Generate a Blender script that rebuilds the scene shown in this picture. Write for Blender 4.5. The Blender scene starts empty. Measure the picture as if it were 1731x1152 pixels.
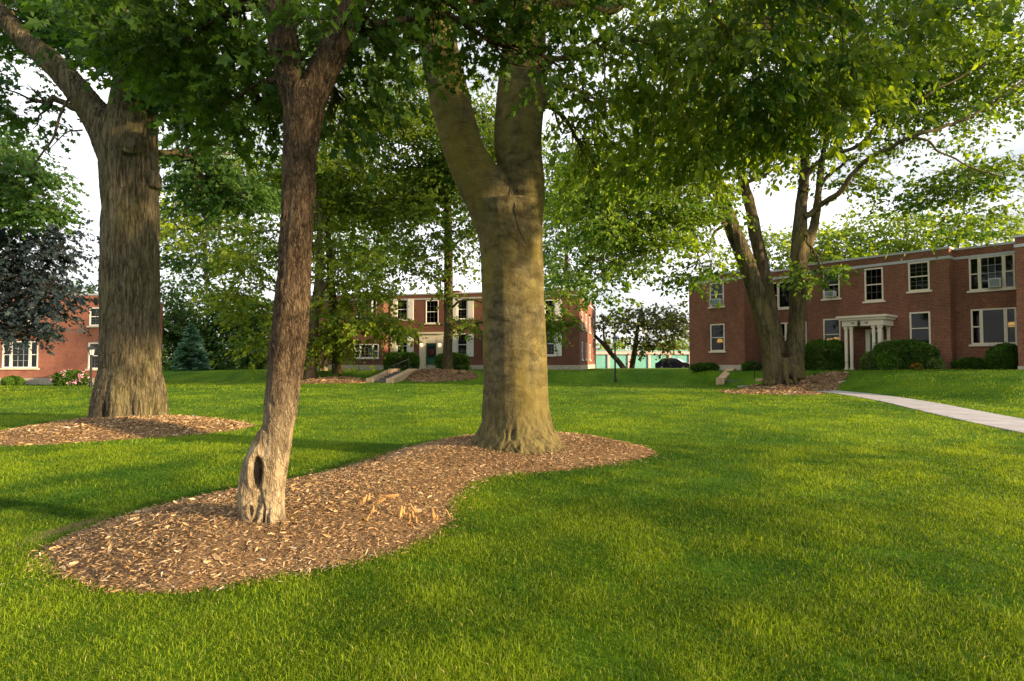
import bpy, math
import numpy as np
from mathutils import Vector, Matrix
from mathutils.bvhtree import BVHTree

R = math.radians
C = bpy.context.scene
COL = C.collection
F, PW, PH, HOR = 1000.0, 1731.0, 1152.0, 612.0      # focal length and horizon in photo pixels
EYE = 1.4

# ------------------------------------------------------------------ camera, sky, sun, exposure
PITCH = math.atan((HOR - PH / 2) / F)
cam = bpy.data.objects.new('camera', bpy.data.cameras.new('camera'))
COL.objects.link(cam)
cam.location = (0, 0, EYE)
cam.rotation_euler = (R(90) + PITCH, 0, 0)
cam.data.sensor_width = 36.0
cam.data.lens = 36.0 * F / PW
cam.data.clip_start = 0.05
cam.data.clip_end = 3000
C.camera = cam

SUN_AZ = R(112)       # clockwise from +Y: low on the right, a little behind the camera
SUN_EL = R(10)
C.view_settings.view_transform = 'Standard'
C.view_settings.look = 'None'
C.view_settings.exposure = 1.52
C.view_settings.gamma = 1.0
C.cycles.max_bounces = 7
C.cycles.diffuse_bounces = 4
C.cycles.transparent_max_bounces = 12
C.cycles.caustics_reflective = False
C.cycles.caustics_refractive = False
C.cycles.sample_clamp_indirect = 6.0

w = bpy.data.worlds.new('World'); C.world = w; w.use_nodes = True
nt = w.node_tree; nt.nodes.clear()
sky = nt.nodes.new('ShaderNodeTexSky'); sky.sky_type = 'NISHITA'; sky.sun_disc = False
sky.sun_elevation = SUN_EL; sky.sun_rotation = SUN_AZ
sky.air_density = 1.0; sky.dust_density = 1.5; sky.ozone_density = 1.0
tc = nt.nodes.new('ShaderNodeTexCoord')
mp = nt.nodes.new('ShaderNodeMapping'); mp.inputs['Scale'].default_value = (1.2, 1.2, 3.0)
no = nt.nodes.new('ShaderNodeTexNoise'); no.inputs['Scale'].default_value = 1.6; no.inputs['Detail'].default_value = 6
cr = nt.nodes.new('ShaderNodeValToRGB'); cr.color_ramp.elements[0].position = 0.36; cr.color_ramp.elements[1].position = 0.58
cr.color_ramp.elements[0].color = (0.35, 0.35, 0.35, 1)
mx = nt.nodes.new('ShaderNodeMixRGB'); mx.inputs[2].default_value = (11.0, 11.0, 11.2, 1)   # thin bright cloud
bg = nt.nodes.new('ShaderNodeBackground'); bg.inputs['Strength'].default_value = 0.053
out = nt.nodes.new('ShaderNodeOutputWorld')
L = nt.links.new
L(tc.outputs['Generated'], mp.inputs[0]); L(mp.outputs[0], no.inputs['Vector']); L(no.outputs[0], cr.inputs[0])
L(cr.outputs[0], mx.inputs[0]); L(sky.outputs[0], mx.inputs[1]); L(mx.outputs[0], bg.inputs[0]); L(bg.outputs[0], out.inputs[0])

sun = bpy.data.objects.new('sun', bpy.data.lights.new('sun', 'SUN')); COL.objects.link(sun)
sun.data.energy = 4.8; sun.data.angle = R(1.6); sun.data.color = (1.0, 0.74, 0.42)
sdir = Vector((math.sin(SUN_AZ) * math.cos(SUN_EL), math.cos(SUN_AZ) * math.cos(SUN_EL), math.sin(SUN_EL)))
sun.rotation_euler = (-sdir).to_track_quat('-Z', 'Y').to_euler()
sun.location = (40, -15, 30)

# ------------------------------------------------------------------ pixel -> world
CP, SP = math.cos(PITCH), math.sin(PITCH)
def ray(px, py):
    xc, yc = (px - PW / 2) / F, (PH / 2 - py) / F
    return np.array((xc, CP - yc * SP, SP + yc * CP))
def at(px, py, d):
    r = ray(px, py); r = r / r[1] * d
    return np.array((r[0], d, EYE + r[2]))

# ------------------------------------------------------------------ terrain
def sstep(t):
    t = np.clip(t, 0, 1); return t * t * (3 - 2 * t)
TU = [-900, 150, 270, 480, 1000, 1160, 1215, 1300, 1380, 1500, 1731, 2000, 2600]
TOE = [60, 52, 42, 38.5, 38.5, 37, 35, 32.6, 30.5, 23.5, 16.5, 13, 11]
CRE = [70, 62, 50, 43.5, 42, 39.6, 37.6, 35, 32.5, 29.5, 25.5, 24, 22]
def gz(x, y):
    x = np.asarray(x, float); y = np.asarray(y, float)
    yy = np.maximum(y, 1.0)
    u = np.clip(865.5 + 1000 * x / yy, -900, 2600)
    toe = np.interp(u, TU, TOE); cre = np.interp(u, TU, CRE)
    H = EYE - 0.0152 * cre
    H = np.clip(H, 0.45, 1.02)
    z = H * sstep((yy - toe) / (cre - toe))
    z = z - 0.75 * sstep((yy - 58) / 12.0) * sstep((u - 940) / 60)
    z = z * sstep((u - 120) / 150)
    z = z + 0.035 * np.sin(x * 0.31 + 1.3) * np.sin(y * 0.27) * sstep((yy - 3) / 6)
    return z
def ground(px, py):
    r = ray(px, py); r = r / r[1]
    d = np.concatenate([np.arange(1.5, 20, 0.02), np.arange(20, 90, 0.05)])
    x, y, z = r[0] * d, d, EYE + r[2] * d
    k = np.nonzero(z <= gz(x, y))[0]
    i = k[0] if len(k) else len(d) - 1
    return np.array((x[i], y[i], gz(x[i], y[i])))

# ------------------------------------------------------------------ noise
def _hash(i, j, k, s):
    n = (i * 374761393 + j * 668265263 + k * 2147483647 + s * 974711).astype(np.int64) & 0xffffffff
    n = ((n ^ (n >> 13)) * 1274126177) & 0xffffffff
    return ((n ^ (n >> 16)) & 0xffff) / 65535.0
def vnoise(P, s=0):
    P = np.asarray(P, float); I = np.floor(P).astype(np.int64); f = P - I; f = f * f * (3 - 2 * f)
    r = 0
    for a in (0, 1):
        for b in (0, 1):
            for c in (0, 1):
                wgt = (f[:, 0] if a else 1 - f[:, 0]) * (f[:, 1] if b else 1 - f[:, 1]) * (f[:, 2] if c else 1 - f[:, 2])
                r = r + wgt * _hash(I[:, 0] + a, I[:, 1] + b, I[:, 2] + c, s)
    return r
def fbm(P, s=0, o=3):
    P = np.asarray(P, float); r = 0; a = 0.5; t = 0
    for k in range(o):
        r = r + a * vnoise(P * 2 ** k + 17.3 * k, s + k); t += a; a *= 0.5
    return r / t

# ------------------------------------------------------------------ materials
def newmat(name):
    m = bpy.data.materials.new(name); m.use_nodes = True
    b = m.node_tree.nodes['Principled BSDF']
    return m, m.node_tree, b
def ramp(n, stops):
    r = n.nodes.new('ShaderNodeValToRGB'); e = r.color_ramp.elements
    while len(e) < len(stops): e.new(0.5)
    for k, (p, c) in enumerate(stops):
        e[k].position = p; e[k].color = (c[0], c[1], c[2], 1)
    return r
def noise_col(n, scale, stops, stretch=(1, 1, 1), coord='Object', detail=6, rough=0.6, dist=0.0):
    t = n.nodes.new('ShaderNodeTexCoord'); m = n.nodes.new('ShaderNodeMapping'); m.inputs['Scale'].default_value = stretch
    x = n.nodes.new('ShaderNodeTexNoise'); x.inputs['Scale'].default_value = scale; x.inputs['Detail'].default_value = detail
    x.inputs['Roughness'].default_value = rough; x.inputs['Distortion'].default_value = dist
    n.links.new(t.outputs[coord], m.inputs[0]); n.links.new(m.outputs[0], x.inputs['Vector'])
    r = ramp(n, stops); n.links.new(x.outputs[0], r.inputs[0])
    return x, r
def mixc(n, fac, a, b, mode='MIX'):
    m = n.nodes.new('ShaderNodeMixRGB'); m.blend_type = mode
    for i, v in ((0, fac), (1, a), (2, b)):
        if isinstance(v, (int, float)): m.inputs[i].default_value = v
        elif isinstance(v, tuple): m.inputs[i].default_value = (*v, 1)
        else: n.links.new(v, m.inputs[i])
    return m.outputs[0]
def bump(n, b, h, strength, dist=0.02):
    x = n.nodes.new('ShaderNodeBump'); x.inputs['Strength'].default_value = strength; x.inputs['Distance'].default_value = dist
    n.links.new(h, x.inputs['Height']); n.links.new(x.outputs[0], b.inputs['Normal'])
def plain(name, col, rough=0.6, var=0.12, scale=6, metal=0.0, bmp=0.0):
    m, n, b = newmat(name)
    lo = tuple(c * (1 - var) for c in col); hi = tuple(min(1, c * (1 + var)) for c in col)
    x, r = noise_col(n, scale, [(0.3, lo), (0.7, hi)])
    n.links.new(r.outputs[0], b.inputs['Base Color'])
    b.inputs['Roughness'].default_value = rough; b.inputs['Metallic'].default_value = metal
    if bmp: bump(n, b, x.outputs[0], bmp)
    return m
def emis(name, col, s):
    m, n, b = newmat(name)
    b.inputs['Base Color'].default_value = (*col, 1); b.inputs['Emission Color'].default_value = (*col, 1); b.inputs['Emission Strength'].default_value = s
    return m
def leafmat(name, dark, light, trans=0.4, spec=0.25, extra=None):
    m, n, b = newmat(name)
    a = n.nodes.new('ShaderNodeAttribute'); a.attribute_name = 'tint'
    mid = tuple((x + y) / 2 * 0.9 for x, y in zip(dark, light))
    r = ramp(n, [(0.0, dark), (0.55, mid), (1.0, light)] if not extra else [(0.0, dark), (0.5, mid), (0.9, light), (1.0, extra)]); n.links.new(a.outputs['Fac'], r.inputs[0])
    n.links.new(r.outputs[0], b.inputs['Base Color'])
    b.inputs['Roughness'].default_value = 0.55; b.inputs['Specular IOR Level'].default_value = spec
    t = n.nodes.new('ShaderNodeBsdfTranslucent')
    tcol = mixc(n, 1.0, r.outputs[0], (1.9, 1.7, 0.6), 'MULTIPLY'); n.links.new(tcol, t.inputs[0])
    s = n.nodes.new('ShaderNodeMixShader'); s.inputs[0].default_value = trans
    o = n.nodes['Material Output']
    n.links.new(b.outputs[0], s.inputs[1]); n.links.new(t.outputs[0], s.inputs[2]); n.links.new(s.outputs[0], o.inputs[0])
    return m
def barkmat(name, stops, scale, stretch, moss=None, mossamt=0.5, bmp=0.6, fine=40, base=None, plates=None):
    m, n, b = newmat(name)
    x, r = noise_col(n, scale, stops, stretch, detail=8, rough=0.65, dist=0.4)
    x2, r2 = noise_col(n, fine, [(0.3, (0.72, 0.70, 0.68)), (0.7, (1.18, 1.16, 1.12))], (1, 1, 0.35), detail=4)
    c = mixc(n, 1.0, r.outputs[0], r2.outputs[0], 'MULTIPLY')
    if moss:
        x3, r3 = noise_col(n, 1.7, [(0.42, (0, 0, 0)), (0.68, (mossamt,) * 3)], (1, 1, 0.45), detail=5)
        c = mixc(n, r3.outputs[0], c, moss)
    crack = None
    if plates:    # (scale, stretch, crack width, crack colour): crisp cracks between bark plates
        tp = n.nodes.new('ShaderNodeTexCoord'); mp_ = n.nodes.new('ShaderNodeMapping'); mp_.inputs['Scale'].default_value = (1, 1, plates[1])
        ds = n.nodes.new('ShaderNodeTexNoise'); ds.inputs['Scale'].default_value = plates[0] * .55; ds.inputs['Detail'].default_value = 5
        n.links.new(tp.outputs['Object'], mp_.inputs[0]); n.links.new(mp_.outputs[0], ds.inputs['Vector'])
        dv = n.nodes.new('ShaderNodeVectorMath'); dv.operation = 'MULTIPLY_ADD'; dv.inputs[1].default_value = (2.6 / plates[0],) * 3
        n.links.new(ds.outputs['Color'], dv.inputs[0]); n.links.new(mp_.outputs[0], dv.inputs[2])
        vo = n.nodes.new('ShaderNodeTexVoronoi'); vo.feature = 'DISTANCE_TO_EDGE'; vo.inputs['Scale'].default_value = plates[0]
        n.links.new(dv.outputs[0], vo.inputs['Vector'])
        mr = n.nodes.new('ShaderNodeMapRange'); mr.inputs[1].default_value = 0.0; mr.inputs[2].default_value = plates[2]; mr.inputs[3].default_value = 0.85; mr.inputs[4].default_value = 0.0
        n.links.new(vo.outputs['Distance'], mr.inputs[0]); 
        mk = n.nodes.new('ShaderNodeMath'); mk.operation = 'MULTIPLY'; nm, rm = noise_col(n, plates[0] * .3, [(0.36, (.12, .12, .12)), (0.62, (.9, .9, .9))], (1, 1, .4), detail=4)
        n.links.new(mr.outputs[0], mk.inputs[0]); n.links.new(rm.outputs[0], mk.inputs[1]); c = mixc(n, mk.outputs[0], c, plates[3]); crack = mk.outputs[0]
    if base:      # old corky bark low on the stem
        x4, r4 = noise_col(n, 11, [(0.36, base[1]), (0.62, base[2])], (1, 1, 0.35), detail=7, rough=0.7)
        t4 = n.nodes.new('ShaderNodeTexCoord'); s4 = n.nodes.new('ShaderNodeSeparateXYZ'); n.links.new(t4.outputs['Object'], s4.inputs[0])
        m4 = n.nodes.new('ShaderNodeMapRange'); m4.inputs[1].default_value = base[0] * .35; m4.inputs[2].default_value = base[0]; m4.inputs[3].default_value = 0.95; m4.inputs[4].default_value = 0.0
        a4 = n.nodes.new('ShaderNodeMath'); a4.operation = 'MULTIPLY_ADD'; a4.inputs[1].default_value = -0.7; n.links.new(x4.outputs[0], a4.inputs[0]); n.links.new(s4.outputs['Z'], a4.inputs[2])
        a5 = n.nodes.new('ShaderNodeMath'); a5.operation = 'ADD'; a5.inputs[1].default_value = 0.35; n.links.new(a4.outputs[0], a5.inputs[0]); n.links.new(a5.outputs[0], m4.inputs[0])
        c = mixc(n, m4.outputs[0], c, r4.outputs[0])
    n.links.new(c, b.inputs['Base Color']); b.inputs['Roughness'].default_value = 0.9; b.inputs['Specular IOR Level'].default_value = 0.15
    add = n.nodes.new('ShaderNodeMath'); add.operation = 'MULTIPLY_ADD'; add.inputs[1].default_value = 0.35
    n.links.new(x2.outputs[0], add.inputs[0]); n.links.new(x.outputs[0], add.inputs[2])
    hgt = add.outputs[0]
    if crack is not None:
        sb_ = n.nodes.new('ShaderNodeMath'); sb_.operation = 'MULTIPLY_ADD'; sb_.inputs[1].default_value = -0.8
        n.links.new(crack, sb_.inputs[0]); n.links.new(hgt, sb_.inputs[2]); hgt = sb_.outputs[0]
    bump(n, b, hgt, bmp, 0.03)
    return m
def brickmat(name, c1, c2, mortar):
    m, n, b = newmat(name)
    t = n.nodes.new('ShaderNodeUVMap'); k = n.nodes.new('ShaderNodeTexBrick')
    k.inputs['Scale'].default_value = 1.0; k.inputs['Brick Width'].default_value = 0.215; k.inputs['Row Height'].default_value = 0.075
    k.inputs['Mortar Size'].default_value = 0.009; k.inputs['Bias'].default_value = 0.0
    k.inputs['Color1'].default_value = (*c1, 1); k.inputs['Color2'].default_value = (*c2, 1); k.inputs['Mortar'].default_value = (*mortar, 1)
    n.links.new(t.outputs[0], k.inputs['Vector'])
    x, r = noise_col(n, 0.8, [(0.3, (0.64, 0.64, 0.66)), (0.7, (1.22, 1.18, 1.12))], (1, 1, 0.55), detail=9, rough=0.7)
    x2, r2 = noise_col(n, 9.0, [(0.3, (0.72, 0.72, 0.72)), (0.7, (1.25, 1.25, 1.25))], (1, 1, 2.5), detail=3)
    c = mixc(n, 1.0, k.outputs[0], r.outputs[0], 'MULTIPLY'); c = mixc(n, 1.0, c, r2.outputs[0], 'MULTIPLY')
    n.links.new(c, b.inputs['Base Color']); b.inputs['Roughness'].default_value = 0.9; b.inputs['Specular IOR Level'].default_value = 0.2
    bump(n, b, k.outputs['Fac'], -0.4, 0.01)
    return m
def glassmat(name, tint=(0.35, 0.38, 0.38), refl=0.05):
    m, n, b = newmat(name)
    tr = n.nodes.new('ShaderNodeBsdfTransparent'); tr.inputs[0].default_value = (*tint, 1)
    gl = n.nodes.new('ShaderNodeBsdfGlossy'); gl.inputs['Roughness'].default_value = 0.03
    fr = n.nodes.new('ShaderNodeFresnel'); fr.inputs[0].default_value = 1.38
    ma = n.nodes.new('ShaderNodeMath'); ma.operation = 'ADD'; ma.inputs[1].default_value = refl - 0.05; ma.use_clamp = True
    s = n.nodes.new('ShaderNodeMixShader'); n.links.new(fr.outputs[0], ma.inputs[0]); n.links.new(ma.outputs[0], s.inputs[0])
    n.links.new(tr.outputs[0], s.inputs[1]); n.links.new(gl.outputs[0], s.inputs[2]); n.links.new(s.outputs[0], n.nodes['Material Output'].inputs[0])
    return m

M = {}
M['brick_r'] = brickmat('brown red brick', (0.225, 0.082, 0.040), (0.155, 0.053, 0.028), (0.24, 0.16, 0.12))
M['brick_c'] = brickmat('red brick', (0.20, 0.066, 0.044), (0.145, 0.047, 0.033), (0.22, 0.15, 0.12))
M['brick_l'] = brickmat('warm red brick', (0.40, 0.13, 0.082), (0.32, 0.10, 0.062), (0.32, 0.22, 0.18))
M['trim'] = plain('cream paint', (0.68, 0.59, 0.46), 0.5, 0.06)
M['white'] = plain('white paint', (0.78, 0.76, 0.72), 0.5, 0.05)
M['greytrim'] = plain('grey painted metal', (0.40, 0.42, 0.42), 0.5, 0.1)
M['stone'] = plain('foundation stone', (0.42, 0.37, 0.30), 0.9, 0.2, 5, bmp=0.2)
M['roof'] = plain('roof felt', (0.12, 0.12, 0.12), 0.9, 0.2)
M['inside'] = plain('interior plaster', (0.22, 0.19, 0.15), 0.9, 0.1)
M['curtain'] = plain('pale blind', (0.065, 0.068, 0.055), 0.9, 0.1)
M['glass'] = glassmat('window glass')
M['greendoor'] = plain('dark green door paint', (0.012, 0.11, 0.07), 0.4, 0.1)
M['black'] = plain('black metal', (0.012, 0.012, 0.014), 0.4, 0.15)
M['iron'] = plain('grey iron', (0.10, 0.10, 0.11), 0.45, 0.2)
M['lamp_lit'] = emis('lit lamp glass', (1.0, 0.62, 0.25), 5.0)
M['lamp_room'] = emis('lit lampshade', (1.0, 0.46, 0.08), 1.5)
M['frost'] = plain('frosted lantern glass', (0.55, 0.55, 0.52), 0.25, 0.08)
M['teal'] = plain('teal door paint', (0.19, 0.50, 0.45), 0.5, 0.1, 2)
M['pinkpost'] = plain('pinkish painted pier', (0.68, 0.52, 0.49), 0.8, 0.2)
M['concrete'] = plain('pale concrete', (0.37, 0.35, 0.36), 0.9, 0.24, 1.6, bmp=0.15)
M['cheek'] = plain('tan stone', (0.48, 0.34, 0.21), 0.9, 0.2, 3, bmp=0.2)
M['step'] = plain('dark stone tread', (0.13, 0.12, 0.12), 0.9, 0.2)
M['asphalt'] = plain('asphalt', (0.06, 0.06, 0.06), 0.95, 0.2)
M['acbox'] = plain('off white plastic', (0.55, 0.55, 0.52), 0.5, 0.06)
M['acgrille'] = plain('grey green grille', (0.20, 0.24, 0.24), 0.5, 0.2, 30)
M['carpaint'] = plain('dark blue car paint', (0.008, 0.010, 0.028), 0.15, 0.05)
M['carglass'] = plain('car glass', (0.03, 0.035, 0.04), 0.05, 0.05)
M['windscreen'] = plain('sky reflecting windscreen', (0.60, 0.63, 0.66), 0.06, 0.04, metal=0.85)
M['tyre'] = plain('tyre rubber', (0.015, 0.015, 0.015), 0.85, 0.1)
M['rim'] = plain('alloy rim', (0.45, 0.45, 0.46), 0.3, 0.1, metal=0.7)
M['red'] = plain('dull red', (0.35, 0.03, 0.02), 0.7, 0.25)
M['pot'] = plain('terracotta', (0.45, 0.12, 0.04), 0.8, 0.2)
M['hedge'] = leafmat('clipped hedge leaves', (0.018, 0.055, 0.009), (0.12, 0.25, 0.022), 0.3)
M['hedgelight'] = leafmat('light shrub leaves', (0.05, 0.10, 0.02), (0.17, 0.24, 0.05), 0.3)
M['pink'] = leafmat('pink petals', (0.55, 0.22, 0.42), (0.85, 0.55, 0.75), 0.3)
M['redpetal'] = leafmat('red petals', (0.55, 0.05, 0.02), (0.75, 0.15, 0.05), 0.3)
M['leafnear'] = leafmat('deep green leaves', (0.018, 0.055, 0.010), (0.10, 0.19, 0.024), 0.45)
M['leafoak'] = leafmat('green leaves', (0.020, 0.065, 0.018), (0.10, 0.20, 0.035), 0.45)
M['leafbeech'] = leafmat('yellow green leaves', (0.030, 0.085, 0.010), (0.22, 0.31, 0.030), 0.52)
M['leaftwin'] = leafmat('bright green leaves', (0.032, 0.095, 0.014), (0.22, 0.33, 0.035), 0.52)
M['leafyel'] = leafmat('olive yellow leaves', (0.06, 0.125, 0.012), (0.32, 0.39, 0.03), 0.5)
M['leafback'] = leafmat('background leaves', (0.025, 0.075, 0.018), (0.14, 0.25, 0.05), 0.45)
M['leaflime'] = leafmat('sunlit lime leaves', (0.09, 0.17, 0.02), (0.26, 0.36, 0.05), 0.5)
M['leafdark'] = leafmat('dark bluish leaves', (0.010, 0.020, 0.028), (0.032, 0.055, 0.065), 0.2)
M['leafrust'] = leafmat('rusty dark leaves', (0.018, 0.040, 0.012), (0.16, 0.17, 0.03), 0.4)
M['needle'] = leafmat('blue green needles', (0.08, 0.19, 0.17), (0.24, 0.44, 0.40), 0.25)
M['grass'] = leafmat('grass blades', (0.018, 0.074, 0.003), (0.225, 0.315, 0.012), 0.42, extra=(0.42, 0.36, 0.13))
M['bark_oak'] = barkmat('furrowed grey brown bark', [(0.34, (0.030, 0.023, 0.016)), (0.48, (0.115, 0.096, 0.062)), (0.66, (0.21, 0.175, 0.115))], 19, (1, 1, 0.085), (0.11, 0.105, 0.03), 0.5, 1.0, plates=(21, 0.13, 0.17, (0.022, 0.017, 0.012)))
M['bark_small'] = barkmat('flaking tan bark', [(0.34, (0.030, 0.020, 0.013)), (0.46, (0.065, 0.045, 0.028)), (0.60, (0.125, 0.090, 0.056)), (0.75, (0.18, 0.135, 0.088))], 34, (1, 1, 0.34), None, 0, 1.0, 95, base=(1.25, (0.17, 0.125, 0.075), (0.42, 0.335, 0.22)), plates=(52, 0.26, 0.16, (0.016, 0.011, 0.008)))
M['bark_beech'] = barkmat('smooth grey olive bark', [(0.32, (0.030, 0.026, 0.016)), (0.5, (0.088, 0.075, 0.040)), (0.72, (0.175, 0.148, 0.078))], 4.5, (1, 1, 1.8), (0.165, 0.132, 0.022), 0.75, 0.7, 34, base=(0.85, (0.030, 0.025, 0.014), (0.15, 0.125, 0.05)))
M['bark_twin'] = barkmat('ridged olive brown bark', [(0.34, (0.030, 0.023, 0.015)), (0.5, (0.09, 0.072, 0.042)), (0.68, (0.155, 0.125, 0.07))], 7, (1, 1, 0.13), (0.15, 0.13, 0.03), 0.6, 0.9, 14, plates=(12, 0.14, 0.15, (0.018, 0.014, 0.010)))
M['bark_far'] = barkmat('brown bark', [(0.3, (0.06, 0.045, 0.03)), (0.7, (0.17, 0.13, 0.08))], 5, (1, 1, 0.25), None, 0, 0.6, 12)
M['bark_dark'] = barkmat('dark twig bark', [(0.3, (0.025, 0.020, 0.016)), (0.7, (0.07, 0.055, 0.045))], 8, (1, 1, 0.3), None, 0, 0.4)
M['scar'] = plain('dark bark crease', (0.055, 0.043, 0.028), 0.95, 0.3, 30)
M['deadwood'] = barkmat('pale dead wood', [(0.3, (0.13, 0.095, 0.058)), (0.7, (0.30, 0.23, 0.15))], 14, (1, 1, 0.25), None, 0, 0.5, 70)
M['chips'] = None
def chipsmat():
    m, n, b = newmat('wood chips')
    a = n.nodes.new('ShaderNodeAttribute'); a.attribute_name = 'tint'
    r = ramp(n, [(0.0, (0.05, 0.028, 0.015)), (0.3, (0.20, 0.122, 0.058)), (0.6, (0.40, 0.255, 0.125)), (0.85, (0.60, 0.44, 0.26)), (1.0, (0.62, 0.57, 0.52))])
    n.links.new(a.outputs['Fac'], r.inputs[0]); n.links.new(r.outputs[0], b.inputs['Base Color'])
    b.inputs['Roughness'].default_value = 0.9; b.inputs['Specular IOR Level'].default_value = 0.15
    return m
M['chips'] = chipsmat()
def moundmat():
    m, n, b = newmat('mulch soil')
    x, r = noise_col(n, 38, [(0.3, (0.07, 0.040, 0.022)), (0.5, (0.18, 0.112, 0.06)), (0.7, (0.34, 0.23, 0.13))], detail=8, rough=0.8)
    n.links.new(r.outputs[0], b.inputs['Base Color']); b.inputs['Roughness'].default_value = 0.95; b.inputs['Specular IOR Level'].default_value = 0.1
    bump(n, b, x.outputs[0], 0.8, 0.03)
    return m
M['mound'] = moundmat()
M['shard'] = barkmat('fresh orange split wood', [(0.3, (0.36, 0.18, 0.06)), (0.7, (0.60, 0.36, 0.15))], 30, (1, 1, 0.3), None, 0, 0.5, 90)
def lawnmat():
    m, n, b = newmat('lawn turf')
    x, r = noise_col(n, 0.55, [(0.30, (0.028, 0.088, 0.003)), (0.5, (0.062, 0.142, 0.005)), (0.72, (0.125, 0.205, 0.008))], (1, 0.55, 1), detail=7)
    x2, r2 = noise_col(n, 9, [(0.3, (0.70, 0.72, 0.7)), (0.7, (1.25, 1.2, 1.2))], (1, 0.4, 1), detail=8, rough=0.75)
    c = mixc(n, 1.0, r.outputs[0], r2.outputs[0], 'MULTIPLY')
    a = n.nodes.new('ShaderNodeAttribute'); a.attribute_name = 'bare'
    x3, r3 = noise_col(n, 4, [(0.3, (0.12, 0.078, 0.036)), (0.7, (0.27, 0.18, 0.09))], detail=6)
    c = mixc(n, a.outputs['Fac'], c, r3.outputs[0])
    n.links.new(c, b.inputs['Base Color']); b.inputs['Roughness'].default_value = 0.95; b.inputs['Specular IOR Level'].default_value = 0.1
    bump(n, b, x2.outputs[0], 0.5, 0.06)
    return m
M['lawn'] = lawnmat()

# ------------------------------------------------------------------ objects
def tag(o, label=None, cat=None, group=None, kind=None):
    if label: o['label'] = label
    if cat: o['category'] = cat
    if group: o['group'] = group
    if kind: o['kind'] = kind
    return o
def thing(name, loc=(0, 0, 0), rz=0.0, label=None, cat=None, group=None):
    o = bpy.data.objects.new(name, None); COL.objects.link(o)
    o.location = [float(v) for v in loc]; o.rotation_euler = (0, 0, rz); o.empty_display_size = 0.2
    tag(o, label, cat, group); return o
def link(name, me, parent=None, world=False):
    """world=True: the mesh is written in world coordinates and moved into its parent's space"""
    o = bpy.data.objects.new(name, me); COL.objects.link(o)
    if parent:
        if world:
            p = parent; mat = Matrix.Identity(4)
            chain = []
            while p: chain.append(p); p = p.parent
            for q in reversed(chain): mat = mat @ Matrix.LocRotScale(q.location, q.rotation_euler, None)
            me.transform(mat.inverted())
        o.parent = parent
    return o
def np_mesh(name, V, groups, mats, tint=None, smooth=False):
    """groups: list of (faces int array (n,k), material index)"""
    me = bpy.data.meshes.new(name)
    V = np.ascontiguousarray(V, dtype=np.float32)
    me.vertices.add(len(V)); me.vertices.foreach_set('co', V.ravel())
    nl = sum(f.size for f, _ in groups); nf = sum(len(f) for f, _ in groups)
    me.loops.add(nl); me.polygons.add(nf)
    me.loops.foreach_set('vertex_index', np.concatenate([f.ravel() for f, _ in groups]).astype(np.int32))
    tot = np.concatenate([np.full(len(f), f.shape[1]) for f, _ in groups])
    me.polygons.foreach_set('loop_start', (np.cumsum(tot) - tot).astype(np.int32))
    me.polygons.foreach_set('material_index', np.concatenate([np.full(len(f), mi) for f, mi in groups]).astype(np.int32))
    me.polygons.foreach_set('use_smooth', np.full(nf, smooth))
    for m in mats: me.materials.append(m)
    if tint is not None:
        a = me.attributes.new('tint', 'FLOAT', 'POINT'); a.data.foreach_set('value', np.ascontiguousarray(tint, dtype=np.float32))
    me.update(calc_edges=True); me.validate()
    return me

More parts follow.
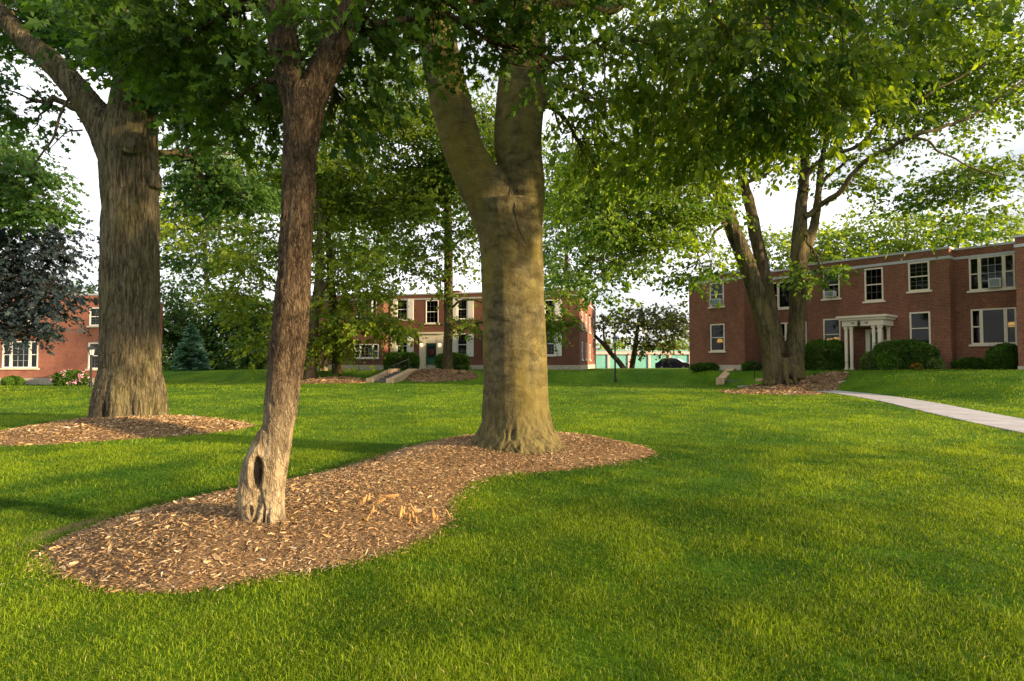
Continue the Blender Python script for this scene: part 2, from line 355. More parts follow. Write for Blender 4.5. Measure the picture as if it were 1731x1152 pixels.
class MB:
    def __init__(s): s.v = []; s.f = []; s.m = []
    def add(s, vs, fs, m=0):
        o = len(s.v); s.v += [tuple(float(c) for c in p) for p in vs]
        for f in fs: s.f.append([o + i for i in f]); s.m.append(m)
        return s
    def box(s, x0, x1, y0, y1, z0, z1, m=0):
        return s.add([(x0, y0, z0), (x1, y0, z0), (x1, y1, z0), (x0, y1, z0), (x0, y0, z1), (x1, y0, z1), (x1, y1, z1), (x0, y1, z1)],
                     [(0, 3, 2, 1), (4, 5, 6, 7), (0, 1, 5, 4), (1, 2, 6, 5), (2, 3, 7, 6), (3, 0, 4, 7)], m)
    def quad(s, a, b, c, d, m=0): return s.add([a, b, c, d], [(0, 1, 2, 3)], m)
    def prism(s, prof, axis, a0, a1, m=0):
        """prof: 2D outline; extruded along axis ('x','y','z') from a0 to a1"""
        n = len(prof); P = []
        for a in (a0, a1):
            for (p, q) in prof:
                P.append((a, p, q) if axis == 'x' else (p, a, q) if axis == 'y' else (p, q, a))
        s.add(P, [tuple(range(n))[::-1], tuple(range(n, 2 * n))] + [(i, (i + 1) % n, n + (i + 1) % n, n + i) for i in range(n)], m)
        return s
    def tube(s, pts, rads, n=8, m=0, cap=True):
        V, Fc = tube_np(pts, rads, n)
        k = len(pts)
        fs = [tuple(f) for f in Fc]
        if cap: fs += [tuple(range(n))[::-1], tuple(range((k - 1) * n, k * n))]
        return s.add(V, fs, m)
    def lathe(s, prof, n=12, m=0, c=(0, 0, 0)):
        V = []
        for (r, z) in prof:
            for i in range(n):
                a = 2 * math.pi * i / n; V.append((c[0] + r * math.cos(a), c[1] + r * math.sin(a), c[2] + z))
        fs = []
        for k in range(len(prof) - 1):
            for i in range(n): fs.append((k * n + i, k * n + (i + 1) % n, (k + 1) * n + (i + 1) % n, (k + 1) * n + i))
        fs += [tuple(range(n))[::-1], tuple(range((len(prof) - 1) * n, len(prof) * n))]
        return s.add(V, fs, m)
    def build(s, name, mats, parent=None, world=False, smooth=False):
        if not isinstance(mats, (list, tuple)): mats = [mats]
        me = bpy.data.meshes.new(name); me.from_pydata(s.v, [], s.f)
        me.polygons.foreach_set('material_index', s.m)
        me.polygons.foreach_set('use_smooth', [smooth] * len(s.f))
        for m in mats: me.materials.append(m)
        uv = me.uv_layers.new(name='UVMap').data
        me.update()
        for p in me.polygons:
            nx, ny, nz = p.normal
            if abs(nz) > 0.8: tx, ty, flat = 1, 0, True
            else:
                l = math.hypot(nx, ny) or 1; tx, ty, flat = -ny / l, nx / l, False
            for li in p.loop_indices:
                v = me.vertices[me.loops[li].vertex_index].co
                uv[li].uv = (v.x, v.y) if flat else (v.x * tx + v.y * ty, v.z)
        return link(name, me, parent, world)

def catmull(P, sub):
    P = np.asarray(P, float)
    if len(P) < 3 or sub < 2: return P
    Q = np.vstack([2 * P[0] - P[1], P, 2 * P[-1] - P[-2]]); o = []
    for i in range(1, len(Q) - 2):
        for k in range(sub):
            t = k / sub
            o.append(0.5 * (2 * Q[i] + (Q[i + 1] - Q[i - 1]) * t + (2 * Q[i - 1] - 5 * Q[i] + 4 * Q[i + 1] - Q[i + 2]) * t * t
                            + (3 * Q[i] - Q[i - 1] - 3 * Q[i + 1] + Q[i + 2]) * t ** 3))
    o.append(P[-1]); return np.array(o)
def tube_np(pts, rads, n):
    P = np.asarray(pts, float); r = np.asarray(rads, float); k = len(P)
    T = np.gradient(P, axis=0); T /= np.linalg.norm(T, axis=1, keepdims=True) + 1e-9
    ref = np.array((0.31, 0.95, 0.02)) if abs(T[0][2]) > 0.5 else np.array((0, 0, 1.0))
    V = []
    u = None
    for i in range(k):
        u = ref - T[i] * ref.dot(T[i]) if u is None else u - T[i] * u.dot(T[i])
        u = u / (np.linalg.norm(u) + 1e-9); v = np.cross(T[i], u)
        a = np.arange(n) * 2 * math.pi / n
        V.append(P[i] + r[i] * (np.cos(a)[:, None] * u + np.sin(a)[:, None] * v))
    V = np.vstack(V)
    i = np.arange(n); Fc = []
    for q in range(k - 1):
        Fc.append(np.stack([q * n + i, q * n + (i + 1) % n, (q + 1) * n + (i + 1) % n, (q + 1) * n + i], 1))
    return V, np.vstack(Fc)

# ------------------------------------------------------------------ trunks
def stem_px(lst, d, sub=4):
    """[(px, py, radius px[, extra depth])] -> smooth world points and radii"""
    A = []
    for q in lst:
        dd = d + (q[3] if len(q) > 3 else 0)
        p = at(q[0], q[1], dd); A.append((*p, q[2] * dd / F * dd / math.hypot(p[0], dd)))
    A = catmull(A, sub); return A[:, :3], np.maximum(A[:, 3], 0.003)
def make_trunk(name, solid, thin, voxel, mat, parent, amp=0.01, freq=(9, 9, 1.2), seed=1, smooth=6, ridge=True, extra=None, rough=None, carve=()):
    """solid stems are fused with a voxel remesh and given bark relief; thin branches stay plain tubes"""
    mb = MB()
    for P, r in solid: mb.tube(P, r, 20)
    if extra: extra(mb)
    tmp = mb.build('trunk_source', mat)
    md = tmp.modifiers.new('r', 'REMESH'); md.mode = 'VOXEL'; md.voxel_size = voxel; md.use_smooth_shade = True
    ms = tmp.modifiers.new('s', 'SMOOTH'); ms.factor = 0.5; ms.iterations = smooth
    dg = bpy.context.evaluated_depsgraph_get(); dg.update()
    me = bpy.data.meshes.new_from_object(tmp.evaluated_get(dg))
    bpy.data.objects.remove(tmp)
    n = len(me.vertices); V = np.zeros(n * 3, np.float32); N = np.zeros(n * 3, np.float32)
    me.vertices.foreach_get('co', V); me.vertices.foreach_get('normal', N); V = V.reshape(-1, 3).astype(float); N = N.reshape(-1, 3)
    wob = (fbm(V * 6, seed + 20, 2) - 0.5)[:, None] * 0.25
    q = (V + wob * 0.3) * np.array(freq)
    h = fbm(q, seed, 3)
    if ridge: h = 1 - np.abs(2 * h - 1) * 1.6
    h = h + 0.35 * (fbm(V * np.array(freq) * 3.1, seed + 5, 2) - 0.5)
    big = fbm(V * np.array((2.0, 2.0, 1.2)), seed + 9, 2) - 0.5
    if rough:     # (ground z, height, amount): corky vertical ridges near the ground
        rh = 1 - np.abs(2 * fbm((V + wob * .4) * np.array((11, 11, 2.2)), seed + 40, 3) - 1) * 1.8
        V = V + N * (rough[2] * (rh - .55) * np.clip(1.15 - (V[:, 2] - rough[0]) / rough[1] + (fbm(V * 3, seed + 44, 2) - .5), 0, 1))[:, None]
    V = V + N * (amp * (h - 0.5) + amp * 1.2 * big)[:, None]
    for (cx, cy, rx, ry, dep, dmax) in carve:      # hollows pressed into the side that faces the lawn
        yc = V[:, 1] * CP + (V[:, 2] - EYE) * SP; zc = -V[:, 1] * SP + (V[:, 2] - EYE) * CP
        q2 = np.sqrt(((PW / 2 + F * V[:, 0] / yc - cx) / rx) ** 2 + ((PH / 2 - F * zc / yc - cy) / ry) ** 2)
        fr = (V[:, 1] < dmax)
        V[:, 1] += fr * (dep * (1 - sstep((q2 - .55) / .5)) - .016 * np.exp(-((q2 - 1.3) / .28) ** 2))
    Fq = []; Ft = []
    ls = np.zeros(len(me.polygons), np.int32); lt = np.zeros(len(me.polygons), np.int32); vi = np.zeros(len(me.loops), np.int32)
    me.polygons.foreach_get('loop_start', ls); me.polygons.foreach_get('loop_total', lt); me.loops.foreach_get('vertex_index', vi)
    groups = []
    for k in (3, 4):
        s = ls[lt == k]
        if len(s): groups.append((np.stack([vi[s + i] for i in range(k)], 1), 0))
    bpy.data.meshes.remove(me)
    Vs = [V]; off = len(V)
    for P, r in thin:
        nn = 10 if r[0] > 0.04 else 6
        P = np.asarray(P) + (np.stack([fbm(np.asarray(P) * 2.3, seed + 31 + c, 2) for c in range(3)], 1) - 0.5) * min(0.25, 3 * r[0])
        v, f = tube_np(P, r, nn); Vs.append(v); groups.append((f + off, 0)); off += len(v)
    me = np_mesh(name, np.vstack(Vs), groups, [mat], smooth=True)
    return link(name, me, parent, world=True)
def limb(a, b, r0, r1, sag=0.0, n=7, rng=None):
    a = np.asarray(a, float); b = np.asarray(b, float); t = np.linspace(0, 1, n)[:, None]
    P = a + (b - a) * t; L_ = np.linalg.norm(b - a)
    P[:, 2] += sag * L_ * 4 * (t[:, 0] * (1 - t[:, 0]))
    if rng is not None: P[1:-1] += rng.normal(0, 0.035 * L_, (n - 2, 3))
    P = catmull(P, 3); return P, np.linspace(r0, r1, len(P))

# ------------------------------------------------------------------ foliage
LEAF = {
 'oval': (np.array([(0, 0, 0), (.30, .27, .07), (.70, .23, .05), (1, 0, -.10), (.70, -.23, .05), (.30, -.27, .07)]), np.array([(0, 1, 2, 3), (0, 3, 4, 5)])),
 'diamond': (np.array([(0, 0, 0), (.45, .36, .10), (1, 0, -.06), (.45, -.36, .10)]), np.array([(0, 1, 2), (0, 2, 3)])),
 'maple': (np.array([(0, 0, 0), (.02, .40, .06), (.32, .24, .05), (.66, .52, .04), (.64, .20, .03), (1, 0, -.10),
                     (.64, -.20, .03), (.66, -.52, .04), (.32, -.24, .05), (.02, -.40, .06)]), np.array([(0, 1, 2, 3, 4, 5), (0, 5, 6, 7, 8, 9)])),
}
def norm(a): return a / (np.linalg.norm(a, axis=-1, keepdims=True) + 1e-9)
def leaves(Cn, A, Nn, size, shape):
    T, Fc = LEAF[shape]
    A = norm(A); B = norm(np.cross(Nn, A)); Nn = np.cross(A, B)
    V = Cn[:, None, :] + size[:, None, None] * (T[None, :, 0, None] * A[:, None] + T[None, :, 1, None] * B[:, None] + T[None, :, 2, None] * Nn[:, None])
    k = len(T); Fa = (np.arange(len(Cn))[:, None, None] * k + Fc[None]).reshape(-1, Fc.shape[1])
    return V.reshape(-1, 3), Fa, k
def blob(px, py, d, rx, ry, rd, cov=2.0):
    c = at(px, py, d); return (c, np.array((rx * d / F, rd, ry * d / F)), cov)
def wblob(x, y, z, rx, ry, rz, cov=2.0): return (np.array((x, y, z), float), np.array((rx, ry, rz), float), cov)
def make_crown(name, blobs, size, shape, mat, parent, seed, droop=0.15, K=9, spray=None, clump=0.5, twig=True, tbias=0.0, twigmat=None, minsize=0.0066, hole=0.36, pads=11):
    rng = np.random.default_rng(seed); Vs = []; Fs = []; Ts = []; off = 0; TV = []; TF = []; toff = 0
    for bi, (c, r, cov) in enumerate(blobs):
        d = max(2.0, c[1]); sz = max(size, minsize * d)
        sp = spray or 5.5 * sz
        nl = 2.5 * cov * math.pi * r[0] * r[2] / (0.36 * sz * sz)
        ns = max(4, int(nl / K))
        nc = pads
        pc = norm(rng.normal(size=(nc, 3))) * (rng.random(nc) ** 0.45)[:, None] * r * 0.86
        pr = rng.uniform(0.62, 1.25, nc)
        which = rng.choice(nc, ns, p=pr ** 2 / np.sum(pr ** 2))
        an = rng.uniform(0, 2 * math.pi, ns); rad = np.sqrt(rng.random(ns)) * (1 + 0.18 * np.sin(3 * an + which))
        hr = 0.44 * pr[which]; vr = 0.30 * pr[which] * r[2]
        q_ = np.stack([np.cos(an) * rad * hr * r[0], np.sin(an) * rad * hr * r[1], vr * (rng.normal(0, 0.38, ns) - 0.55 * rad ** 2)], 1)
        fil = rng.random(ns) < 0.16
        P = np.where(fil[:, None], norm(rng.normal(size=(ns, 3))) * (rng.random(ns) ** 0.4)[:, None] * r, pc[which] + q_) + c
        rel = norm(q_ * np.array((1, 1, .3)) + 0.25 * pc[which] + 1e-6)
        nz = fbm(P / (2.2 * sz + 0.12), seed + 3, 2)
        keep = nz > hole + rng.normal(0, 0.03, ns); P = P[keep]; rel = rel[keep]; rad = rad[keep]; n = len(P)
        if n == 0: continue
        ax = norm(rel * np.array((1, 1, 0.25)) * (0.5 + rad[:, None]) + rng.normal(0, 0.55, (n, 3)) * np.array((1, 1, 0.5)) - np.array((0, 0, droop)))
        up = norm(np.array((0, 0, 1.0)) + rng.normal(0, 0.60, (n, 3)))
        side = norm(np.cross(up, ax)); upn = np.cross(ax, side)
        Ls = sp * rng.uniform(0.6, 1.3, n)
        ctint = np.clip(fbm(P * 0.9, seed + 8, 2) * 0.9 + rng.normal(0, .16, nc)[which][keep] - 0.02, 0, 1)
        k = np.arange(K); t = (k + 0.6) / K
        sgn = np.where(k % 2 == 0, 1.0, -1.0)
        base = P[:, None] + ax[:, None] * (Ls[:, None] * t[None])[..., None] - np.array((0, 0, 1.0)) * (droop * Ls[:, None] * t[None] ** 2)[..., None]
        fan = rng.uniform(0.5, 1.1, (n, K)) * sgn
        fan[:, -1] *= 0.2
        la = ax[:, None] * np.cos(fan)[..., None] + side[:, None] * np.sin(fan)[..., None]
        la = la + rng.normal(0, 0.28, (n, K, 3)); la[..., 2] -= 0.10 + droop * 1.7
        ln = upn[:, None] * 0.75 + rng.normal(0, 0.62, (n, K, 3))
        s = sz * np.clip(np.exp(rng.normal(-0.08, 0.34, (n, K))), .4, 1.7)
        V, Fa, kv = leaves(base.reshape(-1, 3), la.reshape(-1, 3), norm(ln.reshape(-1, 3)), s.ravel(), shape)
        tn = np.clip(ctint[:, None] + rng.normal(0, 0.16, (n, K)) + tbias, 0, 1).ravel()
        Vs.append(V); Fs.append(Fa + off); Ts.append(np.repeat(tn, kv)); off += len(V)
        if twig:
            w_ = 0.028 * sz
            a0 = P - ax * (0.5 * Ls)[:, None]; e = P + ax * (0.95 * Ls)[:, None] - np.array((0, 0, 1.0)) * (droop * Ls)[:, None]
            q = np.stack([a0 + side * w_, a0 - side * w_, a0 + upn * w_ * 1.6, e], 1).reshape(-1, 3)
            b = (np.arange(n) * 4)[:, None]
            TF.append(np.vstack([b + np.array((0, 1, 3)), b + np.array((1, 2, 3)), b + np.array((2, 0, 3))]) + toff)
            TV.append(q); toff += len(q)
    V = np.vstack(Vs); T = np.concatenate(Ts); groups = [(np.vstack(Fs), 0)]; mats = [mat]
    if TV:
        tv = np.vstack(TV); groups.append((np.vstack(TF) + len(V), 1)); V = np.vstack([V, tv]); T = np.concatenate([T, np.zeros(len(tv))])
        mats.append(twigmat or M['bark_dark'])
    me = np_mesh(name, V, groups, mats, T)
    return link(name, me, parent, world=True)

# ================================================================== SETTING
def poly_px(lst): return np.array([ground(px, py)[:2] for px, py in lst])
def inside(P, poly):
    x, y = P[:, 0], P[:, 1]; c = np.zeros(len(P), bool); n = len(poly)
    for i in range(n):
        (x1, y1), (x2, y2) = poly[i], poly[(i + 1) % n]
        if y1 == y2: continue
        c ^= ((y1 > y) != (y2 > y)) & (x < (x2 - x1) * (y - y1) / (y2 - y1) + x1)
    return c
def edge_dist(P, poly):
    d = np.full(len(P), 1e9); n = len(poly)
    for i in range(n):
        a = poly[i]; b = poly[(i + 1) % n]; ab = b - a
        t = np.clip(((P - a) @ ab) / (ab @ ab + 1e-9), 0, 1)
        d = np.minimum(d, np.linalg.norm(P - a - t[:, None] * ab, axis=1))
    return d
def ellipse(cx, cy, rx, ry, n=40, seed=0, wob=0.08):
    a = np.arange(n) * 2 * math.pi / n
    k = 1 + wob * np.sin(3 * a + seed) + wob * 0.6 * np.sin(5 * a + 2.1 * seed)
    return np.stack([cx + rx * k * np.cos(a), cy + ry * k * np.sin(a)], 1)

near_bed = catmull(np.vstack([p := poly_px([(66, 938), (120, 908), (200, 880), (300, 852), (400, 832), (480, 818), (560, 800), (620, 782), (660, 768), (700, 757), (760, 746), (860, 738),
     (950, 740), (1010, 744), (1060, 752), (1108, 766), (1060, 782), (1000, 790), (950, 796), (880, 802), (830, 808), (792, 822), (770, 842), (757, 862), (756, 882),
     (735, 905), (690, 927), (640, 942), (580, 957), (500, 972), (400, 987), (330, 1002), (260, 1009), (180, 1001), (130, 986), (88, 966)]), p[:1]]), 3)[:-1]
left_bed = catmull(np.vstack([p := poly_px([(-70, 745), (0, 731), (80, 719), (150, 712), (300, 708), (370, 710), (424, 719), (400, 728), (330, 736), (220, 743), (100, 751), (0, 756), (-60, 757)]), p[:1]]), 3)[:-1]
TW = at(1335, 642, 30.5); TW = np.array((TW[0], TW[1]))
CT = ground(757, 634)[:2]
LG = ground(556, 648)[:2]
twin_bed = ellipse(TW[0] + 0.2, TW[1] + 0.1, 2.5, 2.2, seed=1)
centre_bed = ellipse(CT[0] - 0.6, CT[1] - 0.2, 2.6, 1.7, seed=2)
group_bed = ellipse(LG[0], LG[1] + 0.6, 2.4, 1.6, seed=3)
bo = ground(1300, 664)[:2]
bare_oval = ellipse(bo[0], bo[1], 2.2, 2.5, seed=4)
BEDS = [(near_bed, 0.20, 0.55), (left_bed, 0.20, 0.8), (twin_bed, 0.30, 0.9), (centre_bed, 0.28, 0.7), (group_bed, 0.25, 0.7), (bare_oval, 0.03, 0.4)]
dirt_strip = poly_px([(-20, 935), (40, 905), (120, 880), (190, 862), (215, 866), (180, 885), (110, 905), (40, 928), (-20, 950)])
def bed_z(P):
    z = np.zeros(len(P))
    for poly, h, wd in BEDS:
        lo = poly.min(0) - 0.1; hi = poly.max(0) + 0.1
        k = np.nonzero((P[:, 0] > lo[0]) & (P[:, 0] < hi[0]) & (P[:, 1] > lo[1]) & (P[:, 1] < hi[1]))[0]
        if not len(k): continue
        q = P[k]; ins = inside(q, poly); d = edge_dist(q, poly)
        z[k] = np.maximum(z[k], np.where(ins, h * (1 - np.exp(-(d / wd) ** 1.3)), 0))
    return z
def gzb(x, y): return float(gz(x, y)) + float(bed_z(np.array([[x, y]]))[0])

PATH_PTS = np.array([(9.3, 2.0), (10.2, 9.0), (10.75, 11.6), (11.35, 14.0), (12.3, 17.0), (13.5, 20.3), (14.75, 24.6), (15.15, 27.5), (15.0, 30.2), (14.4, 32.0), (13.6, 33.6), (13.3, 34.5)])
PATH_C = catmull(PATH_PTS, 6)
def path_dist(P):
    d = np.full(len(P), 1e9)
    for i in range(len(PATH_C) - 1):
        a = PATH_C[i]; ab = PATH_C[i + 1] - a
        t = np.clip(((P - a) @ ab) / (ab @ ab), 0, 1)
        d = np.minimum(d, np.linalg.norm(P - a - t[:, None] * ab, axis=1))
    return d
PATH_HW = 0.74

def axis_pts(segs):
    o = []
    for a, b, s in segs: o.append(np.arange(a, b, s))
    return np.concatenate(o + [[segs[-1][1]]])
gx = axis_pts([(-700, -100, 60), (-100, -45, 3), (-45, -14, 0.6), (-14, -6, 0.2), (-6, -1.5, 0.08), (-1.5, 16, 0.2), (16, 45, 0.6), (45, 100, 3), (100, 700, 60)])
gy = axis_pts([(-40, -4, 4), (-4, 1.5, 0.5), (1.5, 3.6, 0.15), (3.6, 6.2, 0.06), (6.2, 14, 0.15), (14, 52, 0.4), (52, 90, 1.5), (90, 200, 10), (200, 1500, 100)])
X, Y = np.meshgrid(gx, gy); P2 = np.stack([X.ravel(), Y.ravel()], 1)
Z = gz(P2[:, 0], P2[:, 1]); pd = path_dist(P2)
Z = Z - 0.035 * (pd < PATH_HW - 0.05) + 0.012 * (vnoise(np.c_[P2 * 1.3, np.zeros(len(P2))], 4) - 0.5) * (P2[:, 1] < 40)
nx, ny = len(gx), len(gy); ii = np.arange(ny - 1)[:, None] * nx + np.arange(nx - 1)[None]; ii = ii.ravel()
lawn_me = np_mesh('lawn', np.c_[P2, Z], [(np.stack([ii, ii + 1, ii + nx + 1, ii + nx], 1), 0)], [M['lawn']], smooth=True)
bare = np.where(inside(P2, dirt_strip), np.clip(edge_dist(P2, dirt_strip) / 0.20, 0, 1) * (0.35 + 0.9 * fbm(np.c_[P2 * 5, np.zeros(len(P2))], 3, 2)), 0)
bare = np.clip(bare * 1.3, 0, 0.9)
at_ = lawn_me.attributes.new('bare', 'FLOAT', 'POINT'); at_.data.foreach_set('value', bare.astype(np.float32))
tag(link('lawn', lawn_me), kind='structure')

# concrete footpath with joints
mb = MB(); T = np.gradient(PATH_C, axis=0); T /= np.linalg.norm(T, axis=1, keepdims=True); Nn = np.c_[-T[:, 1], T[:, 0]]
S = np.concatenate([[0], np.cumsum(np.linalg.norm(np.diff(PATH_C, axis=0), axis=1))])
ns = int(S[-1] / 1.5)
for k in range(ns):
    ss = np.linspace(k * 1.5 + 0.02, (k + 1) * 1.5 - 0.02, 4)
    c = np.c_[np.interp(ss, S, PATH_C[:, 0]), np.interp(ss, S, PATH_C[:, 1])]; nn = np.c_[np.interp(ss, S, Nn[:, 0]), np.interp(ss, S, Nn[:, 1])]
    a = c + nn * PATH_HW; b = c - nn * PATH_HW
    zt = gz(c[:, 0], c[:, 1]) + 0.022
    V = []; 
    for i in range(4): V += [(*a[i], zt[i]), (*b[i], zt[i]), (*a[i], zt[i] - 0.12), (*b[i], zt[i] - 0.12)]
    fs = [(1, 0, 2, 3), (12, 13, 15, 14)]
    for i in range(3): o = 4 * i; fs += [(o, o + 1, o + 5, o + 4), (o + 1, o + 3, o + 7, o + 5), (o + 2, o, o + 4, o + 6)]
    mb.add(V, fs)
tag(mb.build('footpath', M['concrete']), kind='structure')

# asphalt yard in front of the garages
mb = MB(); xs = np.linspace(2, 34, 33); ys = np.linspace(66, 82, 9)
for i in range(32):
    for j in range(8):
        q = [(xs[i], ys[j]), (xs[i + 1], ys[j]), (xs[i + 1], ys[j + 1]), (xs[i], ys[j + 1])]
        mb.quad(*[(a, b, float(gz(a, b)) + 0.03) for a, b in q])
tag(mb.build('asphalt_yard', M['asphalt']), kind='structure')

# ---------------------------------------------------------------- mulch beds (chips one cannot count: stuff)
def mulch(poly, step, nchip, size, seed, lab):
    rng = np.random.default_rng(seed)
    lo = poly.min(0) - 2 * step; hi = poly.max(0) + 2 * step
    xs = np.arange(lo[0], hi[0], step); ys = np.arange(lo[1], hi[1], step)
    A, B = np.meshgrid(xs, ys); P = np.c_[A.ravel(), B.ravel()]
    ins = inside(P, poly); dd = edge_dist(P, poly)
    z = gz(P[:, 0], P[:, 1]) + np.where(ins, bed_z(P) + 0.012, -0.06 - dd) + 0.025 * (fbm(np.c_[P * 7, np.zeros(len(P))], seed, 3) - 0.5)
    m, n = len(xs), len(ys); q = (np.arange(n - 1)[:, None] * m + np.arange(m - 1)[None]).ravel()
    Fa = np.stack([q, q + 1, q + m + 1, q + m], 1); keep = ins[Fa].any(1); Fa = Fa[keep]
    used = np.unique(Fa); mp_ = np.full(len(P), -1); mp_[used] = np.arange(len(used))
    V0 = np.c_[P, z][used]; Fa = mp_[Fa]
    # chips: flat splinters lying at all angles
    lo = poly.min(0); hi = poly.max(0); area = 0
    Q = rng.uniform(lo, hi, (int(nchip * 3.0), 2)); dq = edge_dist(Q, poly); iq = inside(Q, poly)
    ok = (iq | (dq < rng.exponential(0.05, len(Q)))); Q = Q[ok]
    Q = Q[:nchip]; n = len(Q)
    zq = gz(Q[:, 0], Q[:, 1]) + bed_z(Q) + rng.uniform(0.004, 0.032, n)
    az = rng.uniform(0, 2 * math.pi, n); tilt = rng.normal(0, 0.28, n); roll = rng.normal(0, 0.5, n)
    D = np.stack([np.cos(az) * np.cos(tilt), np.sin(az) * np.cos(tilt), np.sin(tilt)], 1)
    Bv = norm(np.cross(np.array((0, 0, 1.0)), D)); U = np.cross(D, Bv)
    Bv = Bv * np.cos(roll)[:, None] + U * np.sin(roll)[:, None]
    near = np.maximum(1.0, Q[:, 1] / 9.0)
    ln = size * np.exp(rng.normal(0, 0.50, n)) * near; wd = ln * rng.uniform(0.08, 0.32, n)
    c = np.c_[Q, zq]; bend = U * (rng.normal(0, 0.05, n) * ln)[:, None]
    V1 = np.stack([c - D * ln[:, None] * .5 - Bv * wd[:, None] * .35, c - D * ln[:, None] * .5 + Bv * wd[:, None] * .35, c + bend + Bv * wd[:, None] * .5,
                   c + D * ln[:, None] * .5, c + bend - Bv * wd[:, None] * .5], 1).reshape(-1, 3)
    F1 = np.arange(n)[:, None] * 5 + np.arange(5)[None]
    tn = np.clip(rng.beta(2.2, 2.4, n) + 0.25 * (fbm(np.c_[Q * 1.5, np.zeros(n)], 7, 2) - 0.5), 0, 1)
    me = np_mesh('mulch_bed', np.vstack([V0, V1]), [(Fa, 0), (F1 + len(V0), 1)], [M['mound'], M['chips']], np.concatenate([np.full(len(V0), .4), np.repeat(tn, 5)]), smooth=False)
    return tag(link('mulch_bed', me), lab, 'mulch', kind='stuff')
mulch(near_bed, 0.04, 150000, 0.0225, 11, 'long curving bed of brown wood chips round the beech and the hollow young tree')
mulch(left_bed, 0.08, 30000, 0.034, 12, 'low oval bed of wood chips round the big furrowed tree at left')
mulch(twin_bed, 0.12, 5000, 0.035, 13, 'brown mulch mound on the bank under the twin tree by the right building')
mulch(centre_bed, 0.12, 4000, 0.03, 14, 'brown mulch mound below the green front door of the far building')
mulch(group_bed, 0.12, 4000, 0.03, 15, 'mulch patch under the spreading yellow green trees before the far building')
mulch(bare_oval, 0.12, 5000, 0.03, 16, 'flat oval of bare brown mulch in the lawn beside the footpath')

# ---------------------------------------------------------------- grass blades
def grass():
    rng = np.random.default_rng(5); bands = [(0.9, 2.0, 9000, 0.0042, 0.036), (2.0, 3.6, 16000, 0.0042, 0.036), (3.6, 6, 10500, 0.0050, 0.036), (6, 10, 3800, 0.007, 0.038), (10, 16, 800, 0.014, 0.05), (16, 27, 230, 0.026, 0.052), (27, 46, 60, 0.05, 0.058)]
    Vs = []; Ts = []; Fq = []; Ft = []; off = 0
    for y0, y1, den, bw, bh in bands:
        xm = 1.12 * y1 + 1.3; n = int(den * 2 * xm * (y1 - y0))
        P = np.c_[rng.uniform(-xm, xm, n), rng.uniform(y0, y1, n)]
        P = P[np.abs(P[:, 0]) < 1.02 * P[:, 1] + 1.3]
        clump = fbm(np.c_[P * 3.2, np.zeros(len(P))], 21, 3); P = P[clump > rng.uniform(0.05, 0.52, len(P))]
        k = path_dist(P) > PATH_HW + rng.normal(0, 0.02, len(P))
        for poly, h, wd in BEDS:
            lo = poly.min(0) - 0.1; hi = poly.max(0) + 0.1
            bb = (P[:, 0] > lo[0]) & (P[:, 0] < hi[0]) & (P[:, 1] > lo[1]) & (P[:, 1] < hi[1])
            idx = np.nonzero(bb)[0]
            if len(idx):
                q = P[idx]; k[idx] &= ~(inside(q, poly) & (edge_dist(q, poly) > rng.exponential(0.035, len(q))))
        ds = inside(P, dirt_strip); k &= ~(ds & (rng.random(len(P)) < 0.2 + 0.72 * np.clip(edge_dist(P, dirt_strip) / .18, 0, 1)))
        P = P[k]; n = len(P)
        z = gz(P[:, 0], P[:, 1]) - 0.004
        z = z - 0.0
        macro = fbm(np.c_[P[:, 0] * 0.45, P[:, 1] * 0.30, np.zeros(n)], 33, 3); mid = fbm(np.c_[P * 2.2, np.zeros(n)], 35, 2)
        h = bh * np.exp(rng.normal(-.12, 0.30, n)) * (0.65 + 0.7 * mid); az = rng.uniform(0, 2 * math.pi, n); lean = np.abs(rng.normal(0.75, 0.5, n))
        D = np.c_[np.cos(az), np.sin(az), np.zeros(n)]; fa = rng.uniform(0, math.pi, n)
        W = np.c_[np.cos(fa), np.sin(fa), np.zeros(n)] * (bw * rng.uniform(0.6, 1.2, n))[:, None] * 0.5
        c = np.c_[P, z]; upv = np.array((0, 0, 1.0))
        m1 = c + upv * (0.55 * h)[:, None] + D * (0.22 * h * lean)[:, None]
        tip = c + upv * (h * (1 - 0.25 * lean))[:, None] + D * (h * lean)[:, None]
        tn = np.clip(np.clip(0.44 + 1.15 * (macro - 0.5) + 0.9 * (mid - 0.5) + rng.normal(0, 0.22, n), 0, 0.84) + (rng.random(n) < (.018 if y1 <= 6 else .004)) * .5, 0, 1)
        if y1 <= 10:
            V = np.stack([c - W, c + W, m1 + W * 0.8, m1 - W * 0.8, tip], 1).reshape(-1, 3); b = (np.arange(n) * 5)[:, None] + off
            Fq.append(b + np.array((0, 1, 2, 3))); Ft.append(b + np.array((3, 2, 4))); kk = 5
        else:
            V = np.stack([c - W, c + W, tip], 1).reshape(-1, 3); b = (np.arange(n) * 3)[:, None] + off
            Ft.append(b + np.array((0, 1, 2))); kk = 3
        Vs.append(V); Ts.append(np.repeat(tn, kk)); off += len(V)
    me = np_mesh('grass', np.vstack(Vs), [(np.vstack(Fq), 0), (np.vstack(Ft), 0)], [M['grass']], np.concatenate(Ts))
    tag(link('grass', me), 'short mown green grass covering the lawn', 'grass', kind='stuff')
grass()

